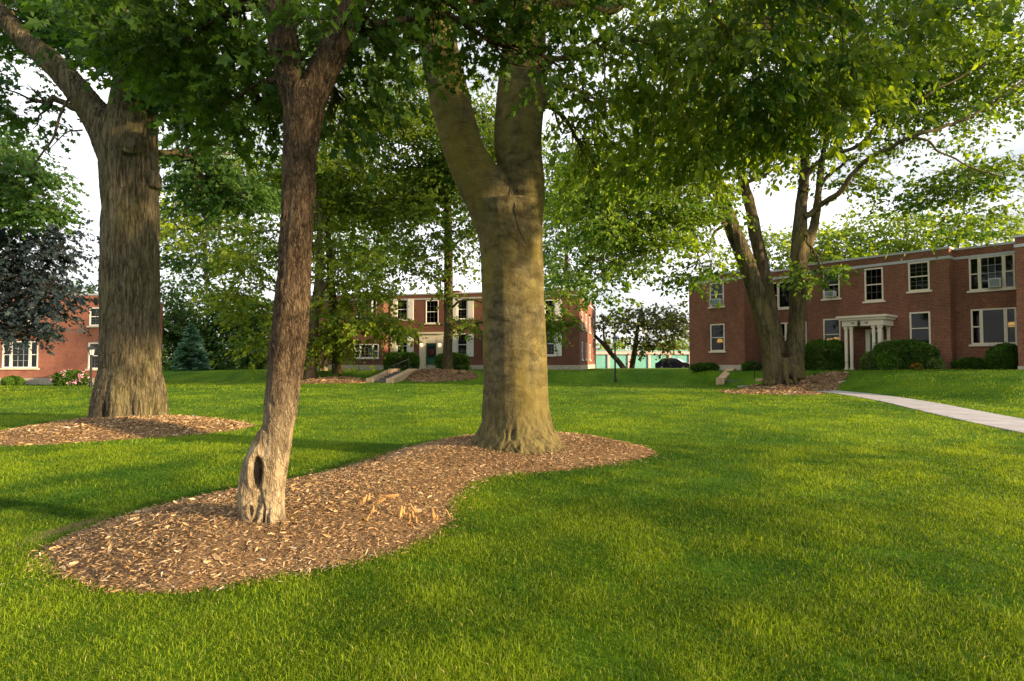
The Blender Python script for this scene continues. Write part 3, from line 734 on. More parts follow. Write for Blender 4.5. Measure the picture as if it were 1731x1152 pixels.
# ================================================================== BUILDINGS
class Bld:
    """a building frame: local x along the front, y into the building, z up from its ground"""
    def __init__(s, name, origin, theta, zb, label, brick):
        s.o = np.array((origin[0], origin[1], zb)); s.c, s.s_ = math.cos(theta), math.sin(theta)
        s.root = thing(name, s.o, theta, label, 'building'); s.brick = brick; s.body = MB(); s.trim = MB(); s.found = []
        s.theta = theta
    def loc(s, px, py, yoff=0.0):
        """pixel -> (x, z) on the plane y = yoff"""
        r = ray(px, py); n = np.array((-s.s_, s.c)); e = np.array((0.0, 0.0, EYE))
        t = (yoff - (e[:2] - s.o[:2]) @ n) / (r[:2] @ n); p = e + r * t
        dx = p - s.o
        return dx[0] * s.c + dx[1] * s.s_, dx[2]
    def world(s, x, y, z): return (s.o[0] + x * s.c - y * s.s_, s.o[1] + x * s.s_ + y * s.c, s.o[2] + z)
    def rect(s, x0, x1, y0, y1, yoff=0.0):
        """pixel rectangle (left, right, top, bottom) -> local x0, x1, z0, z1"""
        ym = (y0 + y1) / 2; xm = (x0 + x1) / 2
        return s.loc(x0, ym, yoff)[0], s.loc(x1, ym, yoff)[0], s.loc(xm, y1, yoff)[1], s.loc(xm, y0, yoff)[1]
    def wall(s, a, b, z0, z1, openings=(), rev=0.14, m=0):
        """vertical wall from a to b (local xy); outside is to the right of a->b; openings (u0,u1,z0,z1)"""
        a = np.array(a, float); b = np.array(b, float); L_ = np.linalg.norm(b - a); t = (b - a) / L_; inn = np.array((-t[1], t[0]))
        us = sorted({0.0, L_, *[q for o in openings for q in o[:2]]}); zs = sorted({z0, z1, *[q for o in openings for q in o[2:]]})
        P = lambda u, z, d=0.0: (*(a + t * u + inn * d), z)
        for i in range(len(us) - 1):
            for j in range(len(zs) - 1):
                uc, zc = (us[i] + us[i + 1]) / 2, (zs[j] + zs[j + 1]) / 2
                if any(o[0] < uc < o[1] and o[2] < zc < o[3] for o in openings): continue
                s.body.quad(P(us[i], zs[j]), P(us[i + 1], zs[j]), P(us[i + 1], zs[j + 1]), P(us[i], zs[j + 1]), m)
        for (u0, u1, w0, w1) in openings:
            s.body.quad(P(u0, w0), P(u0, w0, rev), P(u0, w1, rev), P(u0, w1), m); s.body.quad(P(u1, w0), P(u1, w1), P(u1, w1, rev), P(u1, w0, rev), m)
            s.body.quad(P(u0, w1), P(u0, w1, rev), P(u1, w1, rev), P(u1, w1), m); s.body.quad(P(u0, w0), P(u1, w0), P(u1, w0, rev), P(u0, w0, rev), m)
    def window(s, x0, x1, z0, z1, y=0.0, kind='sash', tm='trim', sill=True, blind=0.0, rows=3, cols=2, label=None):
        """frame > pane, sill, blind as one part of the building; the wall has its opening already"""
        f = MB(); gm = MB(); t = 0.075; ya, yb = y - 0.015, y + 0.10
        f.box(x0, x0 + t, ya, yb, z0, z1); f.box(x1 - t, x1, ya, yb, z0, z1); f.box(x0 + t, x1 - t, ya, yb, z1 - t, z1); f.box(x0 + t, x1 - t, ya, yb, z0, z0 + t)
        mu = 0.018; yc, yd = y + 0.035, y + 0.075
        def grid(a, b, c, d, r_, c_):
            for i in range(1, c_): q = a + (b - a) * i / c_; gm.box(q - mu / 2, q + mu / 2, yc, yd, c, d)
            for i in range(1, r_): q = c + (d - c) * i / r_; gm.box(a, b, yc + 0.004, yd - 0.004, q - mu / 2, q + mu / 2)
        zm = (z0 + z1) / 2
        if kind == 'sash':
            f.box(x0 + t, x1 - t, yc - 0.01, yd + 0.01, zm - 0.03, zm + 0.03); grid(x0 + t, x1 - t, zm + 0.03, z1 - t, rows, cols + 1); grid(x0 + t, x1 - t, z0 + t, zm - 0.03, rows, cols + 1)
        elif kind in ('triple', 'picture'):
            w_ = (x1 - x0); q0, q1 = x0 + w_ * 0.235, x1 - w_ * 0.235
            f.box(q0 - 0.07, q0 + 0.07, ya + 0.003, yb - 0.003, z0 + t, z1 - t); f.box(q1 - 0.07, q1 + 0.07, ya + 0.003, yb - 0.003, z0 + t, z1 - t)
            for (a, b) in ((x0 + t, q0 - 0.07), (q1 + 0.07, x1 - t)): f.box(a, b, yc - 0.01, yd + 0.01, zm - 0.03, zm + 0.03)
            if kind == 'triple':
                grid(q0 + 0.07, q1 - 0.07, z0 + t, z1 - t, 4, 3)
        elif kind == 'plain': f.box(x0 + t, x1 - t, yc - 0.01, yd + 0.01, zm - 0.025, zm + 0.025)
        w_ = f.build('window', M[tm], s.root)
        if label: w_['label'] = label
        if gm.f: gm.build('muntin', M['iron' if kind != 'triple' else 'greytrim'], w_)
        g = MB(); g.box(x0 + t * 0.5, x1 - t * 0.5, y + 0.05, y + 0.058, z0 + t * 0.5, z1 - t * 0.5); g.build('pane', M['glass'], w_)
        if sill:
            q = MB(); q.box(x0 - 0.10, x1 + 0.10, y - 0.09, y + 0.02, z0 - 0.10, z0 - 0.004); q.build('sill', M['trim'], w_)
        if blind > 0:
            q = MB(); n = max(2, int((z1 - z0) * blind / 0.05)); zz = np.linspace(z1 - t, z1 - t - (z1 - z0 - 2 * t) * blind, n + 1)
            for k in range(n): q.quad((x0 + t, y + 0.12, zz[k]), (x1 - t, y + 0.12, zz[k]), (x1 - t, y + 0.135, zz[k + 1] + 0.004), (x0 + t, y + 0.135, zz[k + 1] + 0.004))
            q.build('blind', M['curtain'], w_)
        return w_
    def finish(s):
        s.body.build('wall', [s.brick, M['inside'], M['roof']], s.root)
        if s.trim.f: s.trim.build('cornice', M['greytrim'], s.root)
        for q in s.found: MB().box(*q).build('foundation', M['stone'], s.root)
    def block(s, x0, x1, y0, y1, ztop, front=(), right=(), left=(), zbot=-0.9, right_wall=True, left_wall=True, coping=0.11, band=None, fnd=0.35, partition=3.2):
        """a flat roofed brick volume with parapet coping, frieze band and foundation"""
        s.wall((x0, y0), (x1, y0), zbot, ztop, front)
        if right_wall: s.wall((x1, y0), (x1, y1), zbot, ztop, right)
        s.wall((x1, y1), (x0, y1), zbot, ztop)
        if left_wall: s.wall((x0, y1), (x0, y0), zbot, ztop, left)
        s.body.quad((x0 + .01, y0 + .01, ztop - .25), (x1 - .01, y0 + .01, ztop - .25), (x1 - .01, y1 - .01, ztop - .25), (x0 + .01, y1 - .01, ztop - .25), 2)
        yp = min(y0 + partition, y1 - .3)
        s.body.quad((x0 + .01, yp, zbot), (x1 - .01, yp, zbot), (x1 - .01, yp, ztop - .3), (x0 + .01, yp, ztop - .3), 1)
        for zf in (0.35, 3.05): s.body.quad((x0 + .01, y0 + .15, zf), (x1 - .01, y0 + .15, zf), (x1 - .01, yp - .01, zf), (x0 + .01, yp - .01, zf), 1)
        e = 0.05
        s.trim.box(x0 - e, x1 + e, y0 - e, y0 + 0.28, ztop + 0.002, ztop + coping)
        s.trim.box(x1 - 0.28, x1 + e, y0 + 0.281, y1 + e, ztop + 0.002, ztop + coping); s.trim.box(x0 - e, x0 + 0.28, y0 + 0.281, y1 + e, ztop + 0.002, ztop + coping)
        if band:
            s.trim.box(x0 - 0.03, x1 + 0.03, y0 - 0.035, y0 - 0.002, band[0], band[1])
            if right_wall: s.trim.box(x1 + 0.002, x1 + 0.035, y0 - 0.001, y1, band[0], band[1])
        if fnd:
            s.found.append((x0 - 0.02, x1 + 0.02, y0 - 0.04, y0 - 0.003, zbot, fnd))
            if right_wall: s.found.append((x1 + 0.003, x1 + 0.04, y0 - 0.002, y1, zbot, fnd))

# ---- right building
TH = math.atan2(-0.7674, 0.6412)
ob = np.array((20.49, 32.3))
B = Bld('apartment_building', ob, TH, 0.9, 'long brown brick two storey building with cream columned portico at right', M['brick_r'])
cL = lambda px, py=500, y=0.0: B.loc(px, py, y)
ztop = 0.5 * (B.loc(1405, 441.5)[1] + B.loc(1600, 417.5)[1]) - 0.11
zband = 0.5 * (B.loc(1421, 456.5)[1] + B.loc(1603, 433.5)[1])
xc0 = cL(1606)[0]; xmid = 0.5 * (cL(1405)[0] + cL(1553)[0]); xcl = 2 * xmid - xc0
REC, WING = 0.85, -1.6
xwr = B.loc(1718, 500, WING)[0]                     # right wing's left corner
xwl1 = B.loc(1258, 540, WING)[0]; xwl0 = B.loc(1165, 540, WING)[0]
ztw = B.loc(1217, 461.5, WING)[1] - 0.11; zbw = B.loc(1214, 474.5, WING)[1]
wn = dict(
    u1=B.rect(1391, 1419.5, 459, 505), u2=B.rect(1461.5, 1493, 453.5, 509), u3=B.rect(1535.4, 1571.4, 443, 492),
    l3=B.rect(1538, 1573, 527.6, 583), l1=B.rect(1392, 1421, 539, 592),
    tu=B.rect(1638, 1716, 432.5, 489.5, REC), tl=B.rect(1641.5, 1719, 521.5, 582, REC),
    wu=B.rect(1200, 1223.6, 478, 518.5, WING), wl=B.rect(1201, 1225, 548, 594, WING), tl2=B.rect(1305, 1351, 476, 521, REC), tl3=B.rect(1318, 1364, 545, 592, REC))
hh = wn['tl2'][3] - wn['tl2'][2]
op = lambda ks, x0: [(wn[k][0] - x0, wn[k][1] - x0, wn[k][2], wn[k][3]) for k in ks]
dx0, dx1 = B.loc(1464, 590)[0], B.loc(1490, 590)[0]
DZ = 2.12
B.block(xcl, xc0, 0, 11, ztop, op(['u1', 'u2', 'u3', 'l1', 'l3'], xcl) + [(dx0 - xcl, dx1 - xcl, 0.02, DZ)], band=(zband - 0.07, zband + 0.07), fnd=0)
B.block(xc0, xwr + 1.0, REC, 10.5, ztop - 0.01, op(['tu', 'tl'], xc0), band=(zband - 0.07, zband + 0.07), left_wall=False, fnd=0)
B.block(xwl1 - 1.0, xcl, REC, 10.5, ztop - 0.01, op(['tl2', 'tl3'], xwl1 - 1.0), band=(zband - 0.07, zband + 0.07), right_wall=False, fnd=0.3)
B.block(xwr, xwr + 2.4, WING, 11.5, ztw, [], fnd=0.3, band=(zbw - 0.07, zbw + 0.07))
B.block(xwl0, xwl1, WING, 11.5, ztw, op(['wu', 'wl'], xwl0), fnd=0.3, band=(zbw - 0.07, zbw + 0.07))
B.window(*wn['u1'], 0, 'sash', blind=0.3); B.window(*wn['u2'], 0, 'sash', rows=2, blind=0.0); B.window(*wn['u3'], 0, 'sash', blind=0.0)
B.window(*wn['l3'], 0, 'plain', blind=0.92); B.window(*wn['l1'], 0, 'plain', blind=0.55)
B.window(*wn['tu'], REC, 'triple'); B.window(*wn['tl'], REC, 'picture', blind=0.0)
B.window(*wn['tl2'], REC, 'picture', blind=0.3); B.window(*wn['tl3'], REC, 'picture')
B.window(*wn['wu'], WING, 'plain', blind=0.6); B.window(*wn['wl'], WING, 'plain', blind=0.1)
B.finish()
# entrance: door, cream surround and columned portico
d = MB(); d.box(dx0 + 0.22, dx1 - 0.06, 0.03, 0.09, 0.03, DZ - 0.06); dr = d.build('door', M['greendoor'], B.root)
q = MB(); q.lathe([(0.0, 0), (0.035, 0.01), (0.035, 0.05), (0.0, 0.06)], 10, c=(dx0 + 0.32, -0.03, 1.0)); q.build('handle', M['iron'], dr)
d = MB(); d.box(dx0, dx0 + 0.215, -0.05, 0.12, 0.03, DZ); d.box(dx1 - 0.055, dx1 + 0.12, -0.05, 0.02, 0.03, DZ); d.box(dx0, dx1 + 0.12, -0.052, 0.02, DZ + 0.003, DZ + 0.18); d.build('door_surround', M['trim'], B.root)
PD = -1.54
px0, px1 = B.loc(1424, 600, PD)[0], B.loc(1494, 600, PD)[0]
zc1 = B.loc(1460, 533.5, PD)[1]; zf1 = B.loc(1460, 541, PD)[1]; zf0 = B.loc(1460, 551, PD)[1]
pm = MB()
pm.box(px0 - 0.12, px1 + 0.12, PD - 0.12, -0.002, zf1 + 0.003, zf1 + 0.12); pm.box(px0 - 0.22, px1 + 0.22, PD - 0.22, -0.002, zf1 + 0.124, zc1)
pm.box(px0, px1, PD, -0.003, zf0, zf1)
por = pm.build('portico', M['trim'], B.root)
def column(xa, ya, wd=0.13):
    c = MB(); h = wd / 2
    c.box(xa - h - .03, xa + h + .03, ya - h - .03, ya + h + .03, 0.02, 0.16); c.box(xa - h, xa + h, ya - h, ya + h, 0.162, zf0 - 0.13)
    c.box(xa - h - .03, xa + h + .03, ya - h - .03, ya + h + .03, zf0 - 0.128, zf0 - 0.003); c.build('column', M['trim'], por)
wl_ = B.loc(1431, 600, PD + .15)[0]; column(wl_, PD + .15); column(wl_ + 0.27, PD + .15)
wr_ = B.loc(1488.5, 600, PD + .15)[0]; column(wr_, PD + .15, 0.17); column(wr_ - 0.30, PD + .15)
column(wr_, -0.14)
st = MB(); st.box(px0 - 0.05, px1 + 0.1, PD - 0.1, -0.05, -0.5, 0.012); st.box(px0 + 0.1, px1 - 0.05, PD - 0.5, PD - 0.103, -0.5, -0.11); st.build('doorstep', M['concrete'], B.root)
# address figures and lantern on the lintel
lx = B.loc(1453, 546, PD)[0]
ln = MB(); ln.lathe([(0.02, 0.16), (0.07, 0.10), (0.075, 0.09), (0.06, -0.12), (0.02, -0.14)], 6, c=(lx, PD - 0.11, zf0 + 0.10)); ln.box(lx - .015, lx + .015, PD - .11, PD, zf0 + 0.27, zf0 + 0.29)
ln.build('lantern', M['black'], B.root)
def digits(txt, x, y, z, h, parent, mat):
    SEG = {'1': 'bc', '2': 'abged', '4': 'fgbc', '0': 'abcdef', '3': 'abgcd', '5': 'afgcd'}
    g = MB(); w_ = h * 0.5; t = h * 0.16
    for k, ch in enumerate(txt):
        o = x + k * h * 0.75
        B_ = {'a': (0, w_, h - t, h), 'b': (w_ - t, w_, h / 2 + .001, h - t - .001), 'c': (w_ - t, w_, t + .001, h / 2 - .001), 'd': (0, w_, 0, t), 'e': (0, t, t + .001, h / 2 - .001), 'f': (0, t, h / 2 + .001, h - t - .001), 'g': (t + .001, w_ - t - .001, h / 2 - t / 2, h / 2 + t / 2)}
        for sg in SEG[ch]: a, b, c, e = B_[sg]; g.box(o + a, o + b, y - 0.012, y - 0.001, z + c, z + e)
    return g.build('house_number', mat, parent)
zz = (zf0 + zf1) / 2 - 0.055
digits('20', lx - 0.42, PD, zz, 0.11, B.root, M['black']); digits('20', lx + 0.26, PD, zz, 0.11, B.root, M['black'])
mbx = B.loc(1499, 578)[0]
q = MB(); q.box(mbx - 0.12, mbx + 0.12, -0.12, -0.003, 1.25, 1.62); q.prism([(-0.14, 1.622), (-0.003, 1.622), (-0.003, 1.70)], 'x', mbx - 0.13, mbx + 0.13); q.build('letter_box', M['acbox'], B.root)

def ac_unit(bld, x0, x1, z0, z1, y, label):
    o = thing('air_conditioner', bld.world((x0 + x1) / 2, y, z0), bld.theta, label, 'air conditioner', 'window air conditioners')
    w2 = (x1 - x0) / 2; h = z1 - z0
    m = MB(); m.box(-w2, w2, -0.30, 0.12, 0.0, h); m.build('housing', M['acbox'], o)
    m = MB(); m.box(-w2 + .05, w2 - .05, -0.315, -0.302, 0.05, h - 0.05)
    for k in range(6): zz = 0.06 + (h - 0.12) * k / 5; m.box(-w2 + .05, w2 - .05, -0.328, -0.316, zz - .012, zz + .012)
    m.build('grille', M['acgrille'], o)
r = B.rect(1673, 1694, 471, 486, REC); ac_unit(B, r[0], r[1], wn['tu'][2] + 0.08, wn['tu'][2] + 0.08 + (r[3] - r[2]), REC, 'air conditioner in the wide upper window nearest the right edge')
x0, x1, z0, z1 = wn['wu']; ac_unit(B, x0 + 0.12, x1 - 0.12, z0 + 0.08, z0 + 0.48, WING, 'air conditioner in the upper window of the far left wing of the right building')
x0, x1, z0, z1 = wn['u1']; ac_unit(B, x0 + 0.2, x1 - 0.2, z0 + 0.08, z0 + 0.42, 0, 'air conditioner in the upper window left of the portico')

def room_lamp(px, py, y, label, tl):
    x, z = B.loc(px, py, y)
    o = thing('table_lamp', B.world(x, y, z - 0.35), B.theta, label, 'lamp', 'lit lamps seen through windows')
    m = MB(); m.lathe([(0.11, 0), (0.11, 0.03), (0.03, 0.06), (0.05, 0.15), (0.02, 0.24), (0.02, 0.30)], 10); m.build('base', M['iron'], o)
    m = MB(); m.lathe([(0.20, 0.27), (0.13, 0.50)], 14); m.build('lamp_shade', M['lamp_room'], o)
    t = MB(); t.box(-0.35, 0.35, -0.25, 0.25, -0.04, -0.003)
    fz = z - 0.35 - (0.35 if z < 2.8 else 3.05)
    for a in (-.3, .3):
        for b in (-.2, .2): t.box(a - .02, a + .02, b - .02, b + .02, -fz, -0.041)
    tb = t.build('side_table', M['iron']); tb.location = B.world(x, y, z - 0.35); tb.rotation_euler = (0, 0, B.theta)
    tag(tb, tl, 'table', 'side tables under the lit lamps')
room_lamp(1403, 577, 0.6, 'lit orange table lamp at left in the window left of the portico', 'dark side table under the left lamp in the window left of the portico')
room_lamp(1414, 575, 0.9, 'second lit table lamp, the right one in the window left of the portico', 'dark side table under the right lamp in the window left of the portico')
room_lamp(1711, 550, REC + 0.6, 'lit orange lamp in the wide lower window at the right edge', 'dark side table in the wide lower window at the right edge')
room_lamp(1217, 577, WING + 0.8, 'small lit lamp in the lower window of the far left wing', 'dark side table in the lower window of the far left wing')

# ---- far centre building
TH2 = math.atan2(-0.2204, 0.9754)
oc = at(980, 612, 48.0)
D_ = Bld('brick_house', oc[:2], TH2, 0.68, 'red brick two storey building with white shutters and green door, centre back', M['brick_c'])
zt = D_.loc(815, 494)[1] - 0.11; zb_ = D_.loc(735, 505.5)[1]
xl = D_.loc(648, 560)[0]
WC = -1.0
xw1 = D_.loc(648, 560, WC)[0]; xw0 = xw1 - 7.5
DR = 16.0
cw = dict(u1=D_.rect(670.5, 689, 506, 541), u2=D_.rect(719.6, 741.5, 507.7, 547), u3=D_.rect(773, 790, 506, 540), l1=D_.rect(670.5, 689, 567, 603), l3=D_.rect(773, 790, 564, 602), u4=D_.rect(920.5, 938, 507, 541), l4=D_.rect(920.5, 938, 562, 601), um=D_.rect(846, 864, 506, 541), lm=D_.rect(846, 864, 564, 602),
          wl=D_.rect(599, 640, 582, 605.6, WC), wu=D_.rect(603, 637, 506, 541, WC), door=D_.rect(720.5, 738.5, 580.6, 624))
opc = lambda ks, x0: [(cw[k][0] - x0, cw[k][1] - x0, cw[k][2], cw[k][3]) for k in ks]
side = []
for (u, z0_, z1_) in ((1.6, 3.5, 5.0), (5.0, 3.5, 5.0), (8.6, 3.5, 5.0), (12.6, 3.2, 5.2), (1.6, 0.9, 2.4), (5.0, 0.9, 2.4), (8.6, 0.9, 2.4)): side.append((u, u + 0.95, z0_, z1_))
D_.block(xl, 0, 0, DR, zt, opc(['u1', 'u2', 'u3', 'u4', 'um', 'l1', 'l3', 'l4', 'lm', 'door'], xl), right=side, band=(zb_ - 0.07, zb_ + 0.07), left_wall=False, fnd=0.45)
D_.block(xw0, xw1, WC, DR - 1, zt, opc(['wl', 'wu'], xw0), band=(zb_ - 0.07, zb_ + 0.07), fnd=0.45)
for k in ('u1', 'u3', 'u4', 'um', 'l1', 'l3', 'l4', 'lm'): D_.window(*cw[k], 0, 'sash', 'white')
D_.window(*cw['u2'], 0, 'sash', 'white', rows=2); D_.window(*cw['wl'], WC, 'triple', 'white'); D_.window(*cw['wu'], WC, 'triple', 'white')
D_.finish()
# windows on the sunlit end wall
for (u, u1_, z0_, z1_) in side:
    f = MB(); t = 0.07
    for (a, b, c, e) in ((u, u + t, z0_, z1_), (u1_ - t, u1_, z0_, z1_), (u + t, u1_ - t, z1_ - t, z1_), (u + t, u1_ - t, z0_, z0_ + t), (u + t, u1_ - t, (z0_ + z1_) / 2 - .03, (z0_ + z1_) / 2 + .03)): f.box(-0.10, 0.015, a, b, c, e)
    wq = f.build('window', M['white'], D_.root)
    g = MB(); g.box(-0.06, -0.052, u + .03, u1_ - .03, z0_ + .03, z1_ - .03); g.build('pane', M['glass'], wq)
    g = MB(); g.box(-0.02, 0.09, u - .08, u1_ + .08, z0_ - .1, z0_ - .004); g.build('sill', M['trim'], wq)
def shutter(x0, x1, z0, z1, n=9):
    s = MB(); s.box(x0, x1, -0.05, -0.003, z0, z1)
    for a, b, c, e in ((x0 + .05, x1 - .05, z0 + .1, (z0 + z1) / 2 - .04), (x0 + .05, x1 - .05, (z0 + z1) / 2 + .04, z1 - .1)):
        for k in range(n): zz = c + (e - c) * (k + .5) / n; s.box(a, b, -0.063, -0.052, zz - .03, zz + .012)
    s.build('shutter', M['white'], D_.root)
for k in ('u1', 'u3', 'l1', 'l3', 'u4', 'l4', 'um', 'lm'):
    x0, x1, z0, z1 = cw[k]; shutter(x0 - 0.56, x0 - 0.02, z0 - 0.06, z1); shutter(x1 + 0.02, x1 + 0.56, z0 - 0.06, z1)
x0, x1, z0, z1 = cw['door']
d = MB(); d.box(x0 + .02, x1 - .02, 0.03, 0.09, z0, z1 - .03); d.box(x0 + .12, x1 - .12, 0.018, 0.029, z0 + .12, z0 + .75); dr = d.build('door', M['greendoor'], D_.root)
g = MB(); g.box(x0 + .16, x1 - .16, 0.02, 0.028, z0 + .95, z1 - .2); g.build('pane', M['carglass'], dr)
g = MB()
for k in range(14): a = 2 * math.pi * k / 14; g.lathe([(0.0, -.05), (.05, -.02), (.05, .02), (0, .05)], 6, c=((x0 + x1) / 2 + .16 * math.cos(a), -.02, z0 + 1.45 + .16 * math.sin(a)))
wr = g.build('door_wreath', M['red'], None); wr.location = D_.o; wr.rotation_euler = (0, 0, TH2); tag(wr, 'round red wreath hanging on the dark green front door', 'wreath')
d = MB(); e0 = D_.loc(709.5, 600)[0]; e1 = D_.loc(750.5, 600)[0]; ez = D_.loc(730, 565)[1]
d.box(e0, x0, -0.12, -0.003, z0 - .1, ez); d.box(x1, e1, -0.12, -0.003, z0 - .1, ez); d.box(x0 + .002, x1 - .002, -0.118, -0.003, z1, ez)
d.box(e0 - .10, e1 + .10, -0.24, -0.003, ez + .003, ez + .16); d.box(e0 + .12, x0 - .06, -0.14, -0.122, z0 + .15, ez - .5); d.box(x1 + .06, e1 - .12, -0.14, -0.122, z0 + .15, ez - .5)
ds_ = d.build('door_surround', M['trim'], D_.root)
for px in (713.8, 744.5):
    lx_, lz_ = D_.loc(px, 583)
    g = MB(); g.box(lx_ - .03, lx_ + .03, -.16, -.12, lz_ - .1, lz_ + .14); g.lathe([(.02, .16), (.085, .10), (.085, .09)], 8, c=(lx_, -.22, lz_)); sc = g.build('wall_lamp', M['black'], D_.root)
    g = MB(); g.lathe([(.065, .088), (.05, -.10), (.01, -.12)], 8, c=(lx_, -.22, lz_)); g.build('lamp_glass', M['lamp_lit'], sc)
d = MB(); d.box(e0 - .1, e1 + .1, -1.1, -.003, -.6, z0 - .102 + .0); d.build('doorstep', M['concrete'], D_.root)
ch = MB(); cx_ = D_.loc(771, 490, 4.0)[0]; ch.box(cx_ - .45, cx_ + .45, 3.6, 4.4, zt - .3, zt + .75); ch.build('chimney', M['brick_c'], D_.root)

# ---- left building
ol = at(148, 645, 36.0)
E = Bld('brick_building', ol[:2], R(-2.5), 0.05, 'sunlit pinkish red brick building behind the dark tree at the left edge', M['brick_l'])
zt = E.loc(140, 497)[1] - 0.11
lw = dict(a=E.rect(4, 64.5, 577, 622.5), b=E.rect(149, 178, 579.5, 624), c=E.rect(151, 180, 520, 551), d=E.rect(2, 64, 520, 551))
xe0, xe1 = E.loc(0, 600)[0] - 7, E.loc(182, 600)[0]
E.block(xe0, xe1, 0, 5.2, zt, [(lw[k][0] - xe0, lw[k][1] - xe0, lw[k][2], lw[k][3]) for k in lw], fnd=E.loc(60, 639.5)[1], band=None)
E.window(*lw['a'], 0, 'triple', 'white'); E.window(*lw['b'], 0, 'sash', 'white'); E.window(*lw['c'], 0, 'sash', 'white'); E.window(*lw['d'], 0, 'triple', 'white')
E.finish()

# ---- garages
g0 = at(1008, 612, 79.0); GX0, GX1, GY = g0[0] - 6.5, g0[0] + 21, 79.0
gzz = float(gz(g0[0] + 5, 79.0))
G = thing('garage_row', ((GX0 + GX1) / 2, GY, gzz), 0, 'low row of garages with teal doors beyond the lawn', 'garage')
gw = (GX1 - GX0) / 2; gh = 1.4 + 0.0125 * 79 - gzz
m = MB(); m.box(-gw, gw, 0.25, 6.5, -.3, gh - .003)
n = int(2 * gw / 2.72)
m.build('wall', M['pinkpost'], G)
m = MB(); m.box(-gw - .2, gw + .2, -.15, 6.7, gh, gh + .42); m.build('fascia', M['pinkpost'], G)
m = MB(); m.box(-gw - .25, gw + .25, -.2, 6.8, gh + .423, gh + .56); m.build('roof', M['teal'], G)
for k in range(n + 1):
    m = MB(); xx = -gw + 2.72 * k; m.box(xx - .16, xx + .16, 0.0, .245, -.3, gh - .003); m.build('pier', M['pinkpost'], G)
for k in range(n):
    m = MB(); xx = -gw + 2.72 * k
    m.box(xx + .17, xx + 2.55, .13, .2, 0, gh - .006)
    for j in range(4): m.box(xx + .3, xx + 2.42, .115, .128, .12 + j * gh / 4.3, .12 + j * gh / 4.3 + gh / 5.5)
    m.build('garage_door', M['teal'], G)

# ---- stone steps in the banks
def steps(px_bottom, d0, dirv, label, width=1.75, run=3.4):
    b = at(px_bottom, 640, d0); z0 = float(gz(b[0], b[1])); 
    th = math.atan2(dirv[1], dirv[0]) - math.pi / 2
    e = (b[0] + dirv[0] * run, b[1] + dirv[1] * run); z1 = float(gz(*e)); H = z1 - z0 + 0.03
    o = thing('stone_steps', (b[0], b[1], z0), th, label, 'steps', 'stone steps set into the grass bank')
    n = 5
    m = MB()
    for k in range(n): m.box(-width / 2, width / 2, run * k / n * .9 + .3, run + .2, H * k / n + (0.0 if k else -.3) + .001 * k, H * (k + 1) / n)
    m.build('tread', M['step'], o)
    for sx in (-1, 1):
        xa = sx * (width / 2 + .003); xb = sx * (width / 2 + .48); a, bb = min(xa, xb), max(xa, xb)
        m = MB(); m.prism([(0, -.4), (run + .3, -.4), (run + .3, H + .22), (run - .3, H + .22), (.35, .30), (0, .30)], 'x', a, bb); m.build('cheek_wall', M['cheek'], o)
    m = MB(); xr = width / 2 - .12
    P = [(xr, .35, H * .1), (xr, .35, .95), (xr, run, H + .9), (xr, run, H - .05)]
    m.tube([P[0], P[1]], [.022, .022], 6); m.tube([P[1], P[2]], [.022, .022], 6); m.tube([P[2], P[3]], [.022, .022], 6); m.tube([((P[1][0]), (P[1][1] + P[2][1]) / 2, H * .5), (P[1][0], (P[1][1] + P[2][1]) / 2, (P[1][2] + P[2][2]) / 2)], [.018] * 2, 6)
    m.build('handrail', M['black'], o)
    return o
steps(1250, 34.7, (0.56, 0.83), 'stone steps with tan side walls at the footpath end, left of the twin tree')
steps(641, 38.6, (0.30, 0.954), 'stone steps with sunlit tan side walls below the far green door', width=1.0)

# ---- lamp posts
def lamp_post(x, y, h, label):
    z = gzb(x, y); o = thing('lamp_post', (x, y, z), 0, label, 'lamp post', 'black lamp posts on the lawn')
    m = MB(); m.lathe([(.09, -.1), (.09, .25), (.06, .30), (.06, .36), (.055, h - .62), (.08, h - .58), (.07, h - .54)], 10); m.build('post', M['black'], o, smooth=False)
    m = MB(); m.lathe([(.10, h - .54), (.15, h - .24)], 8); m.build('lantern_glass', M['frost'], o)
    m = MB(); m.lathe([(.25, h - .238), (.24, h - .20), (.09, h - .06), (.03, h - .03), (.03, h), (.0, h + .03)], 8)
    for k in range(4): a = math.pi / 4 + k * math.pi / 2; m.tube([(.10 * math.cos(a), .10 * math.sin(a), h - .54), (.155 * math.cos(a), .155 * math.sin(a), h - .24)], [.012] * 2, 4)
    m.build('lantern_hood', M['black'], o)
p = ground(1040, 646); lamp_post(p[0], p[1], (646 - 567) / 1000 * p[1], 'black lamp post on the lawn in front of the far garages')
p = ground(153, 655); lamp_post(p[0], p[1], (655 - 584) / 1000 * p[1], 'black lamp post beside the big furrowed trunk before the left building')

# ---- small stake and drain by the path
p = ground(1356, 661); m = MB(); m.tube([(p[0], p[1], p[2] - .05), (p[0], p[1], p[2] + .16)], [.05, .045], 8); m.lathe([(.06, 0), (.06, .03), (0, .05)], 8, c=(p[0], p[1], p[2] + .161))
tag(m.build('path_light', M['black']), 'short black stake light at the footpath edge', 'path light')

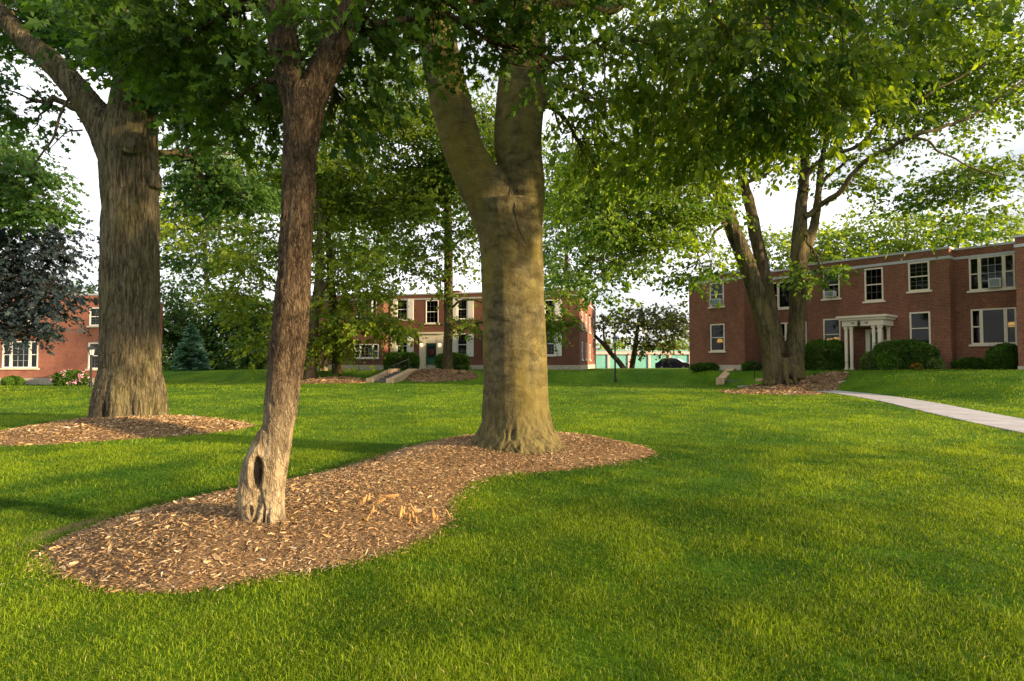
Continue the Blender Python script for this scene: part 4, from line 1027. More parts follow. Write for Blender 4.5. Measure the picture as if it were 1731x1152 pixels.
# ---- parked car
def car(px, d, label):
    c = at(px, 627, d); z = max(float(gz(c[0], c[1])) + .035, EYE - 0.0148 * d)
    o = thing('parked_car', (c[0], c[1], z), R(-30), label, 'car')
    prof = [(-2.05, .30), (-2.10, .55), (-2.05, .88), (-1.75, 1.0), (-1.35, 1.40), (-.9, 1.47), (.1, 1.47), (.45, 1.40), (1.15, .98), (1.85, .86), (2.1, .68), (2.12, .35), (2.0, .24), (-1.95, .24)]
    V = []; n = len(prof)
    for (yy, k) in ((-.84, 0), (-.80, 1), (.80, 1), (.84, 0)):
        for (a, b) in prof:
            t = max(0, (b - .9) / .6)
            V.append((a * (1 if k == 0 else 1.0), yy * (1 - .20 * t) * (0.96 if k == 0 and b > .9 else 1), b + (0.02 if k else 0)))
    fs = [tuple(range(n)), tuple(range(3 * n, 4 * n))[::-1]]
    for s_ in range(3): fs += [(s_ * n + i, (s_ + 1) * n + i, (s_ + 1) * n + (i + 1) % n, s_ * n + (i + 1) % n) for i in range(n)]
    m = MB(); m.add(V, fs); body = m.build('body', M['carpaint'], o)
    def pane(q, nm, mt='carglass'):
        m = MB(); a = np.array(q, float); nn = np.cross(a[1] - a[0], a[2] - a[0]); nn /= np.linalg.norm(nn)
        k = len(q); m.add([tuple(v - nn * .02) for v in a] + [tuple(v + nn * .012) for v in a], [tuple(range(k))[::-1], tuple(range(k, 2 * k))] + [(i, (i + 1) % k, k + (i + 1) % k, k + i) for i in range(k)])
        m.build(nm, M[mt], o)
    for sy in (-1, 1):
        wy = lambda b: sy * .845 * (1 - .20 * max(0, (b - .9) / .6)) * (0.965 if b > .9 else 1)
        for a in ([(-1.62, 1.0), (-1.25, 1.36), (-.72, 1.40), (-.72, .98)], [(-.64, .98), (-.64, 1.40), (.05, 1.40), (.05, .98)], [(.13, .98), (.13, 1.40), (.42, 1.34), (.98, 1.0)]):
            q = [(x_, wy(b), b) for x_, b in a]; pane(q if sy > 0 else q[::-1], 'side_window')
    pane([(1.12, -.74, 1.02), (1.12, .74, 1.02), (.48, .62, 1.41), (.48, -.62, 1.41)], 'windscreen', 'windscreen')
    pane([(-1.72, .70, 1.05), (-1.72, -.70, 1.05), (-1.38, -.60, 1.40), (-1.38, .60, 1.40)], 'rear_window')
    for sx in (-1.28, 1.30):
        for sy in (-.78, .78):
            m = MB(); k = 18; pr = [(.31 * math.cos(2 * math.pi * i / k), .31 + .31 * math.sin(2 * math.pi * i / k)) for i in range(k)]
            m.prism([(sx + a, b) for a, b in pr], 'y', sy - .11, sy + .11); wh = m.build('wheel', M['tyre'], o)
            m = MB(); m.prism([(sx + a * .6, .31 + (b - .31) * .6) for a, b in pr], 'y', sy - .118, sy + .118); m.build('rim', M['rim'], wh)
    for sy in (-.62, .62):
        m = MB(); m.box(2.0, 2.13, sy - .16, sy + .16, .60, .76); m.build('headlight', M['frost'], o)
        m = MB(); m.box(-2.12, -2.0, sy - .12, sy + .12, .66, .90); m.build('tail_light', M['red'], o)
car(1140, 71.0, 'dark blue hatchback parked in front of the teal garages')

# ================================================================== TREES
def links_to(blobs, stems, rng, rmax=0.05, n2=3, zmin=2.0):
    """limbs that carry each foliage mass from the nearest higher part of a stem, with side boughs"""
    pts = np.vstack([P for P, r in stems]); rr = np.concatenate([r for P, r in stems]); outl = []
    for c, rad, cov in blobs:
        dz = c[2] - pts[:, 2]
        cost = np.linalg.norm(pts - c, axis=1) + np.where(dz < 0.1 * np.abs(c[0] - pts[:, 0]), 2.5, 0) + np.where(pts[:, 2] < zmin, 50, 0)
        i = int(np.argmin(cost)); r0 = min(rmax, rr[i] * 0.6)
        P, r = limb(pts[i], c, r0, r0 * 0.35, 0.06, 7, rng); outl.append((P, r))
        for k in range(n2):
            q = P[int(len(P) * rng.uniform(0.45, 0.95)) - 1]; e = c + norm(rng.normal(size=3)) * rad * 0.8
            outl.append(limb(q, e, r0 * 0.35, r0 * 0.08, 0.04, 5, rng))
    return outl
def root_flare(px, py, r, d, rng, n=6, spread=1.5, zdrop=0.25, size=0.45):
    c = at(px, py, d); R_ = r * d / F; o = []
    for k in range(n):
        a = 2 * math.pi * (k + rng.uniform(-.25, .25)) / n
        v = np.array((math.cos(a), math.sin(a), 0.0))
        P = np.array([c + v * R_ * .45 + (0, 0, R_ * 1.5), c + v * R_ * .72 + (0, 0, R_ * .6), c + v * R_ * spread * .86 + (0, 0, .02), c + v * R_ * spread * 1.1 - (0, 0, zdrop)])
        o.append((catmull(P, 3), np.linspace(R_ * size, R_ * size * .35, 10)))
    return o
def base_of(P): return (float(P[0]), float(P[1]), gzb(P[0], P[1]) - 0.02)

# ---- big furrowed tree, left
rng = np.random.default_rng(1)
d = 13.4
TL = thing('big_tree', base_of(at(219, 706, d)), 0, 'big old tree with thick furrowed trunk and a round knot, at left', 'tree')
main = stem_px([(219, 722, 70), (219, 706, 64), (220, 688, 57), (221, 640, 53), (221, 560, 51), (220, 450, 51), (220, 350, 50), (219, 285, 51), (219, 235, 49), (226, 185, 43), (231, 120, 38), (237, 40, 34), (245, -70, 30), (250, -220, 24), (240, -420, 15), (235, -560, 8)], d)
lb = stem_px([(205, 265, 40), (178, 215, 34), (150, 178, 28), (122, 143, 25), (92, 110, 24), (55, 78, 21), (15, 40, 19, .2), (-50, -40, 16, .6), (-130, -180, 10, 1)], d)
burl = stem_px([(255, 296, 14), (261, 306, 13), (262, 318, 9)], d - .1, 2)
knot = stem_px([(220, 243, 27, -.45), (220, 242, 21, -.63)], d, 2)
solid = [main, lb, burl, knot] + root_flare(219, 706, 58, d, rng, 9, 1.0, .3, .30)
tb_ = [blob(100, 35, 16, 150, 75, 2.0, 1.5), blob(40, 175, 13.2, 62, 48, 1.2, 1.2), blob(330, 110, 13.5, 130, 110, 2.0, 1.6), blob(370, 300, 16, 85, 85, 1.5, 1.5), blob(215, 70, 11.8, 80, 75, 1.5, 1.5), blob(150, -20, 12, 80, 26, 1, 1.2),
       wblob(-8.5, 14, 12, 5, 4.5, 2.8, .5), wblob(-12.5, 14.5, 10.5, 3, 3, 2, .5), wblob(-5.2, 16, 11.5, 3, 3, 2.4, .5)]
thin = links_to(tb_, [main, lb], rng, 0.09, 7)
thin += [stem_px([(118, 165, 3), (100, 200, 3), (88, 235, 2.6), (70, 260, 2), (52, 290, 1.5)], 12.6), stem_px([(140, 220, 2), (110, 225, 1.4), (85, 250, .8)], 13)]
trunk = make_trunk('trunk', solid, thin, 0.021, M['bark_oak'], TL, 0.045, (12, 12, 0.8), 2, 4)
make_crown('crown', tb_, 0.12, 'maple', M['leafoak'], TL, 3, 0.2)
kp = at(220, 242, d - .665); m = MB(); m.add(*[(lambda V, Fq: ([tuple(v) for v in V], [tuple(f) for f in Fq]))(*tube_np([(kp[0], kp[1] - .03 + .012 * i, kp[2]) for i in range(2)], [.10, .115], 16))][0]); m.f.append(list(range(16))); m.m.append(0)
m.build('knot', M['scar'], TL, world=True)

# ---- hollow young tree in front
d = 4.65
TS = thing('young_tree', base_of(at(442, 868, d)), 0, 'slender forked tree with a hollow at its foot in the wood chips', 'tree')
main = stem_px([(461, 890, 23), (460, 865, 21), (461, 820, 21), (464, 780, 24), (470, 730, 25), (476, 680, 29), (481, 640, 31), (486, 590, 31), (492, 540, 30), (496, 480, 29), (499, 420, 28), (503, 350, 28), (506, 280, 29), (510, 220, 32), (514, 180, 36), (512, 150, 34)], d)
lf = stem_px([(505, 175, 30), (492, 130, 28), (481, 80, 27), (474, 30, 26), (468, -30, 24), (455, -120, 22), (430, -300, 16), (400, -520, 9)], d)
rf = stem_px([(520, 175, 28), (538, 138, 26), (558, 98, 25), (578, 55, 23), (598, 10, 21), (618, -40, 20), (660, -140, 17), (720, -320, 11), (770, -480, 6)], d)
lip = stem_px([(466, 722, 22), (450, 748, 21, -.02), (434, 780, 21, -.02), (427, 810, 22, -.02), (424, 840, 22, -.02), (424, 868, 21, -.02), (426, 895, 22, 0)], d)
solid = [main, lf, rf, lip] + root_flare(458, 872, 24, d, rng, 6, 1.10, .12, .30)
sb = [blob(370, 70, 5.6, 170, 105, 1.1, 1.4), blob(262, 85, 5.9, 62, 68, .7, 1.2), blob(410, 190, 5.8, 100, 90, .8, 1.0), blob(620, 60, 5.0, 150, 85, .8, 1.0), blob(775, 14, 5.4, 160, 50, .9, 1.4), blob(575, 175, 5.3, 60, 70, .6, .65), blob(900, 28, 5.8, 120, 68, .9, 1.3), blob(150, -45, 5.6, 140, 36, .9, .9), blob(950, 115, 6.0, 45, 38, .5, .7),
      wblob(-2, 5, 6.2, 2.6, 2.4, 1.3, .8), wblob(.3, 5, 6.6, 2, 2, 1.2, .7), wblob(-1.7, 5.5, 7.6, 1.8, 2, 1.1, .7)]
thin = links_to(sb, [lf, rf], rng, 0.035, 8)
make_trunk('trunk', solid, thin, 0.0105, M['bark_small'], TS, 0.017, (19, 19, 3.2), 7, 3, carve=[(434, 798, 10.5, 27, .13, d), (424, 864, 5, 10, .022, d), (447, 868, 2.6, 22, .012, d)])
make_crown('crown', sb, 0.075, 'maple', M['leafnear'], TS, 8, 0.25, K=9, spray=.42)
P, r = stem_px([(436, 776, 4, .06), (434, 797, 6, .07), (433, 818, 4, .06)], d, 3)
m = MB(); m.tube(P, r, 10); m.build('hollow', M['bark_dark'], TS, world=True, smooth=True)  # dark tube set in the carved opening, its colour standing in for shade

# ---- beech
d = 8.65
TB = thing('beech_tree', base_of(at(872, 745, d)), 0, 'stout smooth grey beech forking into two thick limbs, in the middle', 'tree')
main = stem_px([(873, 775, 98), (873, 750, 80), (873, 730, 67), (873, 712, 60), (872, 690, 57), (871, 640, 55), (869, 560, 53.5), (867, 490, 53), (865, 430, 54), (862, 385, 57), (860, 345, 58)], d)
ll = stem_px([(848, 375, 48), (826, 330, 44), (803, 295, 38), (783, 250, 35), (772, 210, 34.5), (761, 170, 35), (750, 120, 34), (742, 80, 33), (730, 20, 31), (715, -60, 28), (680, -200, 22), (640, -380, 13), (620, -520, 7)], d)
rl = stem_px([(880, 375, 40), (886, 335, 36), (884, 300, 38), (876, 250, 41), (877, 205, 42), (880, 165, 42), (884, 100, 39), (889, 40, 35), (898, -50, 31), (915, -200, 24), (930, -380, 15), (940, -520, 8)], d)
stub = stem_px([(905, 190, 14), (920, 165, 10), (932, 152, 9), (938, 148, 7)], d - .1)
br = stem_px([(890, 30, 16), (930, 12, 13), (965, 12, 12), (1005, 22, 11), (1030, 18, 10), (1060, -5, 9), (1110, -50, 8), (1200, -60, 6)], d - .2)
solid = [main, ll, rl, stub] + root_flare(873, 748, 66, d, rng, 11, 1.16, .2, .20)
bb = [blob(1080, 70, 8.2, 175, 85, 1.3, 1.15), blob(1290, 110, 8.0, 180, 120, 1.4, 1.35), blob(1400, 165, 7.8, 100, 105, 1.0, 1.25), blob(1180, 210, 9.5, 150, 100, 1.2, 1.0), blob(1470, 70, 8.2, 120, 90, 1.2, 1.2), blob(1010, 180, 10, 100, 95, 1.2, .9), blob(1250, 225, 9, 110, 60, 1.0, .9), blob(690, -15, 9.5, 130, 60, 1.4, 1.1), blob(1010, 285, 10.5, 70, 55, .8, .8),
      wblob(7, 2.6, 5.1, 2.4, 2.6, 1.7, 1.3), wblob(7.8, 6.0, 5.9, 2.0, 2.2, 1.7, 1.0), wblob(0, 9, 9, 3.6, 3, 2.0, .6), wblob(3.3, 8.5, 7.6, 2.6, 2.6, 1.6, .6), wblob(-1.6, 9.5, 9.2, 2.4, 2.4, 1.6, .6)]  # first two: unseen foliage added at right to shade the upper trunks
thin = [br] + links_to(bb, [rl, ll, br], rng, 0.05, 10, zmin=5.6)
for q in ([(1020, 80, 1.6), (1024, 150, 1.4), (1027, 210, 1)], [(1136, 100, 1.4), (1120, 160, 1.2), (1100, 240, .9)], [(1136, 105, 1.4), (1150, 180, 1.3), (1185, 230, .9)], [(1195, 60, 1.8), (1205, 110, 1.5), (1240, 160, 1), (1260, 185, .7)], [(1415, 10, 1.6), (1425, 70, 1.3), (1420, 110, .9)], [(1205, 30, 3), (1230, 50, 2.5), (1245, 72, 2), (1270, 85, 1.4)]):
    thin.append(stem_px(q, 7.6))
tb_obj = make_trunk('trunk', solid, thin, 0.018, M['bark_beech'], TB, 0.020, (2.2, 2.2, 2.6), 12, 8, ridge=False, rough=(TB.location[2], .5, .035))
make_crown('crown', bb, 0.108, 'oval', M['leafbeech'], TB, 13, 0.38, K=9, spray=.45, pads=15)
# growth rings and old scars in the bark: thin raised lines lying on the trunk
bv = BVHTree.FromObject(tb_obj, bpy.context.evaluated_depsgraph_get()); off = Vector(TB.location)
m = MB(); rs = np.random.default_rng(4)
def scar(pl, w_=.006):
    hits = []
    for px, py in pl:
        r = Vector(ray(px, py)).normalized(); h = bv.ray_cast(Vector((0, 0, EYE)) - off, r)
        if h[0] is None: continue
        hits.append(h[0] + off + h[1] * .0005)
    if len(hits) >= 3:
        H = catmull(np.array([tuple(h) for h in hits]), 3); t = np.linspace(0, 1, len(H)); MB().tube(H, .7 * w_ * (.25 + .75 * np.sin(math.pi * np.clip(t, .05, .95))), 5).build('bark_scar', M['scar'], TB, world=True)
for k in range(16):
    y = rs.uniform(360, 690); x = rs.uniform(835, 915); L_ = rs.uniform(7, 22); scar([(x + L_ * t, y - 5 * math.sin(math.pi * (t + .1)) + rs.normal(0, .6)) for t in np.linspace(0, 1, 6)], rs.uniform(.003, .006))
scar([(868, 352), (874, 375), (880, 395), (888, 408), (892, 420)], .011); scar([(852, 300), (862, 318), (870, 345), (873, 372)], .014); scar([(828, 402), (845, 398), (865, 400), (880, 412), (893, 425)], .008)
scar([(838, 268), (855, 262), (872, 262), (885, 266)], .006); scar([(886, 290), (890, 278), (900, 272), (912, 276)], .007); scar([(878, 330), (890, 325), (903, 325), (914, 328)], .006)
for k in range(9): y = 90 + 22 * k; x0 = np.interp(y, [90, 290], [722, 785]); scar([(x0 + 52 * t, y + 6 * math.sin(3.1 * t)) for t in np.linspace(.1, .95, 7)], .004)
# carved glyph like marks, worn beyond reading
for q in ([(900, 532), (900, 545), (908, 548), (908, 533)], [(893, 556), (898, 565), (906, 560), (910, 552)], [(896, 575), (903, 568), (909, 577), (903, 588)], [(897, 600), (904, 610), (911, 602)], [(898, 612), (905, 604), (910, 613)], [(905, 340), (899, 348), (906, 356), (900, 366)], [(899, 590), (909, 594), (911, 598)]): scar(q, .005)

# ---- twin tree by the right building
d = 30.5
TT = thing('twin_tree', (TW[0], TW[1], gzb(*TW) - .02), 0, 'leaning twin trunked tree on the mulch mound in front of the right building', 'tree')
a1 = stem_px([(1309, 650, 24), (1308, 632, 21), (1302, 585, 18.5), (1288, 530, 17.5), (1272, 475, 17), (1254, 425, 16), (1240, 392, 15), (1226, 355, 14), (1212, 318, 12), (1190, 265, 11), (1160, 195, 9), (1130, 125, 7), (1100, 40, 5)], d)
a2 = stem_px([(1318, 600, 14, .4), (1302, 520, 13.5, .5), (1290, 455, 13, .6), (1278, 400, 12, .6), (1268, 350, 10, .6), (1258, 310, 9, .6), (1247, 270, 8, .6), (1215, 190, 6, .6), (1180, 120, 5, .6), (1150, 40, 4, .6)], d)
b1 = stem_px([(1340, 640, 24), (1342, 615, 19), (1345, 570, 17.5), (1348, 520, 17), (1349, 470, 16.5), (1350, 430, 16), (1352, 390, 14), (1355, 345, 12), (1359, 300, 10), (1361, 250, 8.5), (1365, 180, 7), (1375, 80, 5), (1385, -40, 3)], d)
b2 = stem_px([(1354, 440, 13), (1366, 412, 11), (1375, 385, 9), (1381, 350, 7.5), (1385, 310, 6.5), (1390, 270, 5), (1405, 200, 4), (1430, 100, 3)], d)
a1, a2, b1, b2 = [(P, r * .88) for P, r in (a1, a2, b1, b2)]
solid = [a1, a2, b1, b2] + root_flare(1322, 644, 26, d, rng, 7, 1.05, .5, .26)
# branches that spread to the right
arms = [stem_px([(1357, 368, 7), (1378, 352, 6.2), (1410, 333, 6), (1437, 305, 5.5), (1452, 280, 5), (1490, 257, 4.5), (1530, 238, 4), (1560, 226, 3.6), (1600, 214, 3.2), (1640, 197, 3), (1690, 165, 2.6), (1735, 132, 2.2)], d - .3),
        stem_px([(1357, 325, 6), (1368, 290, 5), (1390, 268, 4.5), (1430, 255, 4), (1462, 240, 3.6), (1490, 205, 3), (1520, 188, 2.6), (1570, 160, 2.2), (1640, 120, 1.6), (1720, 85, 1)], d - .3),
        stem_px([(1545, 232, 3), (1565, 240, 2.4), (1590, 258, 2), (1640, 280, 1.6), (1700, 300, 1)], d - .3), stem_px([(1258, 310, 4), (1285, 300, 3), (1310, 285, 2), (1330, 270, 1.4)], d),
        stem_px([(1384, 320, 4), (1400, 300, 3.5), (1420, 280, 3), (1450, 262, 2)], d + .5), stem_px([(1640, 70, 4, .5), (1640, 40, 4, .5), (1660, 10, 3, .5)], d - 2)]
for P, r in arms[:3]:
    t = np.clip((P[:, 0] - 15.6) / 5.5, 0, 1); k = 1 - 0.15 * t; P[:, 0] *= k; P[:, 1] *= k; P[:, 2] = EYE + (P[:, 2] - EYE) * k; r *= .88
tw = [blob(1170, 325, 28, 85, 80, 3, 1.4), blob(1100, 400, 27, 110, 80, 3, 1.5), blob(1020, 330, 26, 100, 120, 3, 1.5), blob(1120, 250, 27, 130, 100, 3, 1.3), blob(1295, 225, 30, 100, 60, 3, 1.3),
      blob(1420, 270, 31, 80, 60, 2, .6), blob(1560, 300, 30, 110, 62, 2.5, .9), blob(1670, 320, 29, 90, 60, 2.5, 1.0), blob(1650, 190, 27, 110, 70, 3, .75), blob(1540, 150, 28, 120, 90, 3, 1.1), blob(1680, 70, 27, 110, 90, 3, 1.3),
      blob(1400, 160, 30, 110, 90, 3, 1.2), blob(1385, 462, 29.2, 46, 18, .7, 1.8), blob(1280, 60, 29, 200, 110, 4, 1.2), blob(1540, 20, 28, 130, 80, 3, 1.2), blob(1590, 385, 27, 70, 26, 1.5, .55), blob(1010, 465, 27, 60, 42, 2, 1.2), blob(1175, 455, 29, 55, 40, 1.6, 1.1),
      wblob(12, 30, 17, 6, 5, 4, .5), wblob(19, 29, 17, 6, 5, 4, .5), wblob(14, 30, 22, 5, 5, 3, .4)]
thin = arms + links_to(tw, [a1, a2, b1, b2] + arms, rng, 0.10, 8, zmin=8.5)
make_trunk('trunk', solid, thin, 0.06, M['bark_twin'], TT, 0.06, (3.4, 3.4, 0.5), 22, 4)
make_crown('crown', tw, 0.15, 'diamond', M['leaftwin'], TT, 23, 0.15, K=8, minsize=0.0074, clump=.55)

# ---- thin tree in front of the far building
d = 44.5
p = at(757, 632, d); TC = thing('slim_tree', base_of(p), 0, 'slim straight tree on the mulch mound before the white shuttered building', 'tree')
s = stem_px([(757, 640, 11), (757, 622, 9.5), (757, 590, 8), (758, 540, 7.5), (758, 480, 7.5), (758, 420, 7), (757, 365, 6.5), (756, 300, 5.5), (752, 220, 4), (745, 120, 2.5)], d)
cb = [blob(700, 270, 44, 130, 90, 4, 1.5), blob(640, 330, 43, 90, 80, 4, 1.3), blob(800, 250, 44, 120, 100, 4, 2.3), blob(720, 410, 43.5, 70, 48, 3, .9), blob(690, 462, 43, 55, 34, 2, .5), blob(760, 470, 44, 34, 40, 1.2, .7), blob(815, 400, 43, 60, 60, 3, 1.4), blob(800, 545, 43.6, 34, 14, 1, 1.2), blob(935, 545, 42, 28, 42, 1.5, 1.3), blob(940, 490, 42, 55, 34, 2, 1.1), blob(700, 150, 44, 160, 80, 5, 1.2)]
tn_ = links_to(cb, [s], rng, .09, 4)
make_trunk('trunk', [s], tn_, 0.05, M['bark_twin'], TC, .03, (4, 4, .8), 31, 3)
make_crown('crown', cb, .2, 'diamond', M['leafbeech'], TC, 32, .2, K=8, minsize=.0062)

# ---- spreading trees left of the far building
def simple_tree(name, label, stems, d, blobs, leafm, barkm, seed, size=.2, shape='diamond', cat='tree', group=None, voxel=.05, droop=.2, tb=0.0, minsize=.0064, n2=3, clump=.5, rmax=.08, hole=.42):
    rg = np.random.default_rng(seed); S_ = [stem_px(s_, d) for s_ in stems]
    o = thing(name, base_of(S_[0][0][0]), 0, label, cat, group)
    make_trunk('trunk', S_, links_to(blobs, S_, rg, rmax, n2, zmin=1.2), voxel, barkm, o, .03, (4, 4, .8), seed, 3)
    make_crown('crown', blobs, size, shape, leafm, o, seed + 1, droop, 8, minsize=minsize, tbias=tb, clump=clump, hole=hole)
    return o
simple_tree('spreading_tree', 'tree with low drooping yellow green boughs before the far building, its trunk lit yellow', [[(572, 648, 13), (571, 625, 10), (569, 595, 8.5), (567, 560, 7.5), (562, 500, 6.5), (556, 420, 5), (552, 330, 3.5)]], 42,
            [blob(605, 548, 40.5, 75, 34, 2, 1.9), blob(585, 500, 41, 80, 40, 2.5, 1.6), blob(560, 440, 41, 90, 50, 3, 1.1), blob(665, 545, 40, 40, 22, 1.2, 1.1), blob(560, 578, 40.5, 60, 26, 1.5, 1.5), blob(560, 330, 42, 110, 80, 4, 1.3), blob(600, 230, 42, 110, 80, 4, 1.2)], M['leafyel'], M['bark_twin'], 41, .17)
simple_tree('spreading_tree', 'dark trunked tree just right of the slender hollow tree, boughs reaching left', [[(522, 652, 17), (523, 630, 12.5), (527, 580, 10), (533, 520, 8.5), (538, 480, 7), (540, 400, 5), (538, 300, 3.5)], [(533, 520, 6), (545, 490, 5), (560, 474, 3.5), (585, 490, 1.5)]], 40.5,
            [blob(430, 520, 39, 60, 40, 2.5, 1.2), blob(450, 575, 39, 55, 36, 2, 1.6), blob(420, 440, 39.5, 60, 40, 3, 1.4), blob(480, 400, 40, 70, 60, 3, 1.0), blob(400, 340, 39.5, 80, 60, 3, 1.2), blob(500, 270, 40, 90, 80, 3, 1.1), blob(320, 390, 39, 50, 40, 2.5, .9), blob(385, 490, 39, 50, 26, 2, .9)], M['leafyel'], M['bark_far'], 43, .17, tb=-.15)
simple_tree('clump_tree', 'small several stemmed trunk lit orange between the two spreading trees', [[(546, 640, 7), (549, 628, 4.5), (550, 612, 3.5), (552, 598, 3), (556, 560, 2)], [(545, 640, 6), (543, 620, 3.5), (537, 603, 3), (532, 580, 2)]], 43.5,
            [blob(545, 565, 43.5, 40, 28, 1.5, 1.3), blob(525, 540, 43.5, 30, 25, 1.5, 1.0)], M['leafyel'], M['bark_small'], 45, .16)

# ---- trees at the left edge
simple_tree('leafy_tree', 'green leafy tree at the left edge, above the dark one', [[(-60, 650, 14), (-58, 560, 11), (-50, 460, 9), (-30, 380, 7), (0, 310, 4)]], 26,
            [blob(30, 310, 25, 75, 62, 2.2, 2.0), blob(70, 350, 24.5, 36, 36, 1, 1.8), blob(-60, 330, 26, 70, 90, 3, 1.6), blob(10, 250, 25, 60, 30, 2, 1.2), blob(-40, 210, 26, 80, 50, 3, 1.0), blob(-130, 300, 27, 80, 90, 3, 1)], M['leafoak'], M['bark_far'], 51, .13, 'maple', clump=.6)
simple_tree('dark_tree', 'dark bluish leaved tree hanging before the left brick building', [[(-25, 655, 15), (-24, 600, 11), (-18, 540, 9), (-5, 480, 7), (15, 430, 4)]], 29,
            [blob(40, 470, 28, 66, 62, 2.4, 2.0), blob(90, 500, 27.5, 44, 38, 1.4, 1.6), blob(30, 545, 27.5, 52, 34, 1.6, 1.7), blob(-40, 500, 29, 80, 80, 3, 1.8), blob(85, 430, 28, 40, 30, 1.3, 1.2), blob(20, 400, 28, 60, 36, 2, 1.5), blob(112, 525, 27.5, 24, 14, .7, 1.3), blob(110, 395, 28, 24, 14, .7, .9)], M['leafdark'], M['bark_dark'], 53, .13, 'maple', clump=.55)

# ---- blue spruce
p = at(322, 640, 50); SPRUCE = thing('blue_spruce', base_of(p), 0, 'small blue green spruce on the lawn edge behind the slender tree', 'tree')
H_ = (640 - 563) / 1000 * 50; z0 = float(gz(p[0], p[1]))
m = MB(); m.tube([(p[0], p[1], z0 - .1), (p[0], p[1], z0 + H_ * .97)], [.09, .015], 8); m.build('trunk', M['bark_far'], SPRUCE, world=True)
rg = np.random.default_rng(61); Cn = []; A = []; Nn_ = []; sz = []
for k in range(26):
    t = k / 25; zz = z0 + .25 + (H_ - .3) * t; rad = 1.45 * (1 - t) ** .85 + .06; nb = int(16 - 9 * t)
    for b in range(nb):
        a = rg.uniform(0, 6.283); rr = rad * rg.uniform(.75, 1.12)
        for q in np.linspace(.25, 1, 9):
            c = np.array((p[0] + rr * q * math.cos(a), p[1] + rr * q * math.sin(a), zz + .10 * q * q - .28 * rad * q * (1 - t)))
            for s_ in (-1, 0, 1):
                an = a + s_ * .8 + rg.normal(0, .2); Cn.append(c + rg.normal(0, .03, 3)); A.append((math.cos(an), math.sin(an), .25)); Nn_.append((rg.normal(0, .4), rg.normal(0, .4), 1)); sz.append(.30 * (1.1 - .5 * t))
V, Fa, kv = leaves(np.array(Cn), np.array(A, float), norm(np.array(Nn_)), np.array(sz), 'diamond')
link('crown', np_mesh('crown', V, [(Fa, 0)], [M['needle']], np.repeat(rg.random(len(Cn)), kv)), SPRUCE, world=True)

# ---- woodland behind
def back_tree(label, px, d, base_py, blobs, leafm, seed, r=5, group='trees behind the lawn', tb=0.0, name='background_tree', size=.25):
    blobs = [(c_, r_, v_ * 1.45) for c_, r_, v_ in blobs]; top = min(b[0][2] for b in blobs); p = at(px, base_py, d); z0 = gzb(p[0], p[1])
    cz = np.mean([b[0][2] for b in blobs]); pyt = HOR - (cz - EYE) / d * 1000
    pyb = HOR - (z0 - EYE) / d * 1000
    return simple_tree(name, label, [[(px, pyb + 4, r), (px + 1, pyb * .7 + pyt * .3, r * .7), (px - 2, pyb * .3 + pyt * .7, r * .55), (px, pyt, r * .35)]], d, blobs, leafm, M['bark_far'], seed, size, group=group, tb=tb, minsize=.0060, n2=2, rmax=.10)
back_tree('bushy green tree behind the lawn, just right of the big furrowed trunk', 300, 56, 640, [blob(300, 560, 56, 50, 62, 3, 1.9), blob(290, 490, 56, 40, 30, 3, 1.4), blob(295, 615, 55, 40, 28, 2, 1.5)], M['leafback'], 71)
back_tree('bushy green tree rising behind the small blue spruce', 360, 58, 640, [blob(360, 545, 58, 60, 58, 3, 1.9), blob(345, 600, 57, 50, 34, 2, 1.4), blob(390, 500, 58, 40, 36, 3, 1.3)], M['leafback'], 73)
back_tree('bushy green tree behind the lawn, hidden partly by the slender tree', 440, 57, 640, [blob(435, 550, 57, 56, 58, 3, 1.9), blob(470, 590, 56, 40, 36, 3, 1.6), blob(420, 605, 56, 46, 24, 2, 1.2)], M['leafback'], 75, tb=-.1)
back_tree('tall airy tree far behind, between the big trunk and the slender tree', 350, 62, 640, [blob(330, 350, 62, 80, 70, 5, 1.2), blob(400, 420, 62, 80, 50, 4, 1.1), blob(310, 440, 62, 50, 40, 4, 1.1), blob(390, 280, 62, 80, 60, 5, .9), blob(310, 260, 62, 60, 50, 4, .7)], M['leafback'], 77, 4)
back_tree('tall tree behind the far building, left of the beech fork', 640, 70, 625, [blob(600, 400, 70, 90, 70, 6, 1.2), blob(680, 330, 70, 100, 70, 6, 1.1), blob(560, 300, 70, 80, 80, 6, 1.2), blob(620, 470, 70, 44, 24, 3, 1.0)], M['leafback'], 79)
back_tree('tall tree behind the far building, right of the beech trunk', 960, 70, 625, [blob(960, 430, 70, 70, 60, 6, 1.1), blob(1000, 350, 70, 90, 80, 6, 1.2), blob(940, 300, 70, 70, 80, 6, 1.1)], M['leafback'], 81)
simple_tree('leaning_tree', 'dark tree with a V of leaning trunks in front of the teal garages', [[(1060, 634, 5), (1050, 617, 4.5), (1035, 600, 4), (1018, 580, 3.2), (1004, 565, 2.4), (995, 540, 1.6)], [(1066, 634, 5), (1070, 610, 4.5), (1074, 585, 4), (1078, 555, 3), (1085, 520, 2)], [(1035, 598, 2.4), (1022, 575, 2), (1020, 550, 1.4)]], 62,
            [blob(1040, 535, 62, 40, 26, 2.5, 1.0), blob(1020, 550, 61, 26, 28, 2, .7), blob(1085, 535, 62, 40, 26, 2.5, 1.3), blob(1118, 555, 61, 42, 32, 2.5, 1.8), blob(1150, 572, 61, 20, 16, 1.5, 1.5), blob(1140, 530, 62, 34, 26, 2, 1.4), blob(1090, 580, 62, 16, 22, 1.2, .8)], M['leafrust'], M['bark_dark'], 83, .2, voxel=.05)
rg = np.random.default_rng(9)
limes = [(1300, 47, 430, 50, 60), (1395, 46, 415, 55, 55), (1455, 47, 392, 60, 50), (1530, 46, 390, 55, 45), (1620, 45, 392, 60, 34), (1700, 44, 385, 55, 34)]
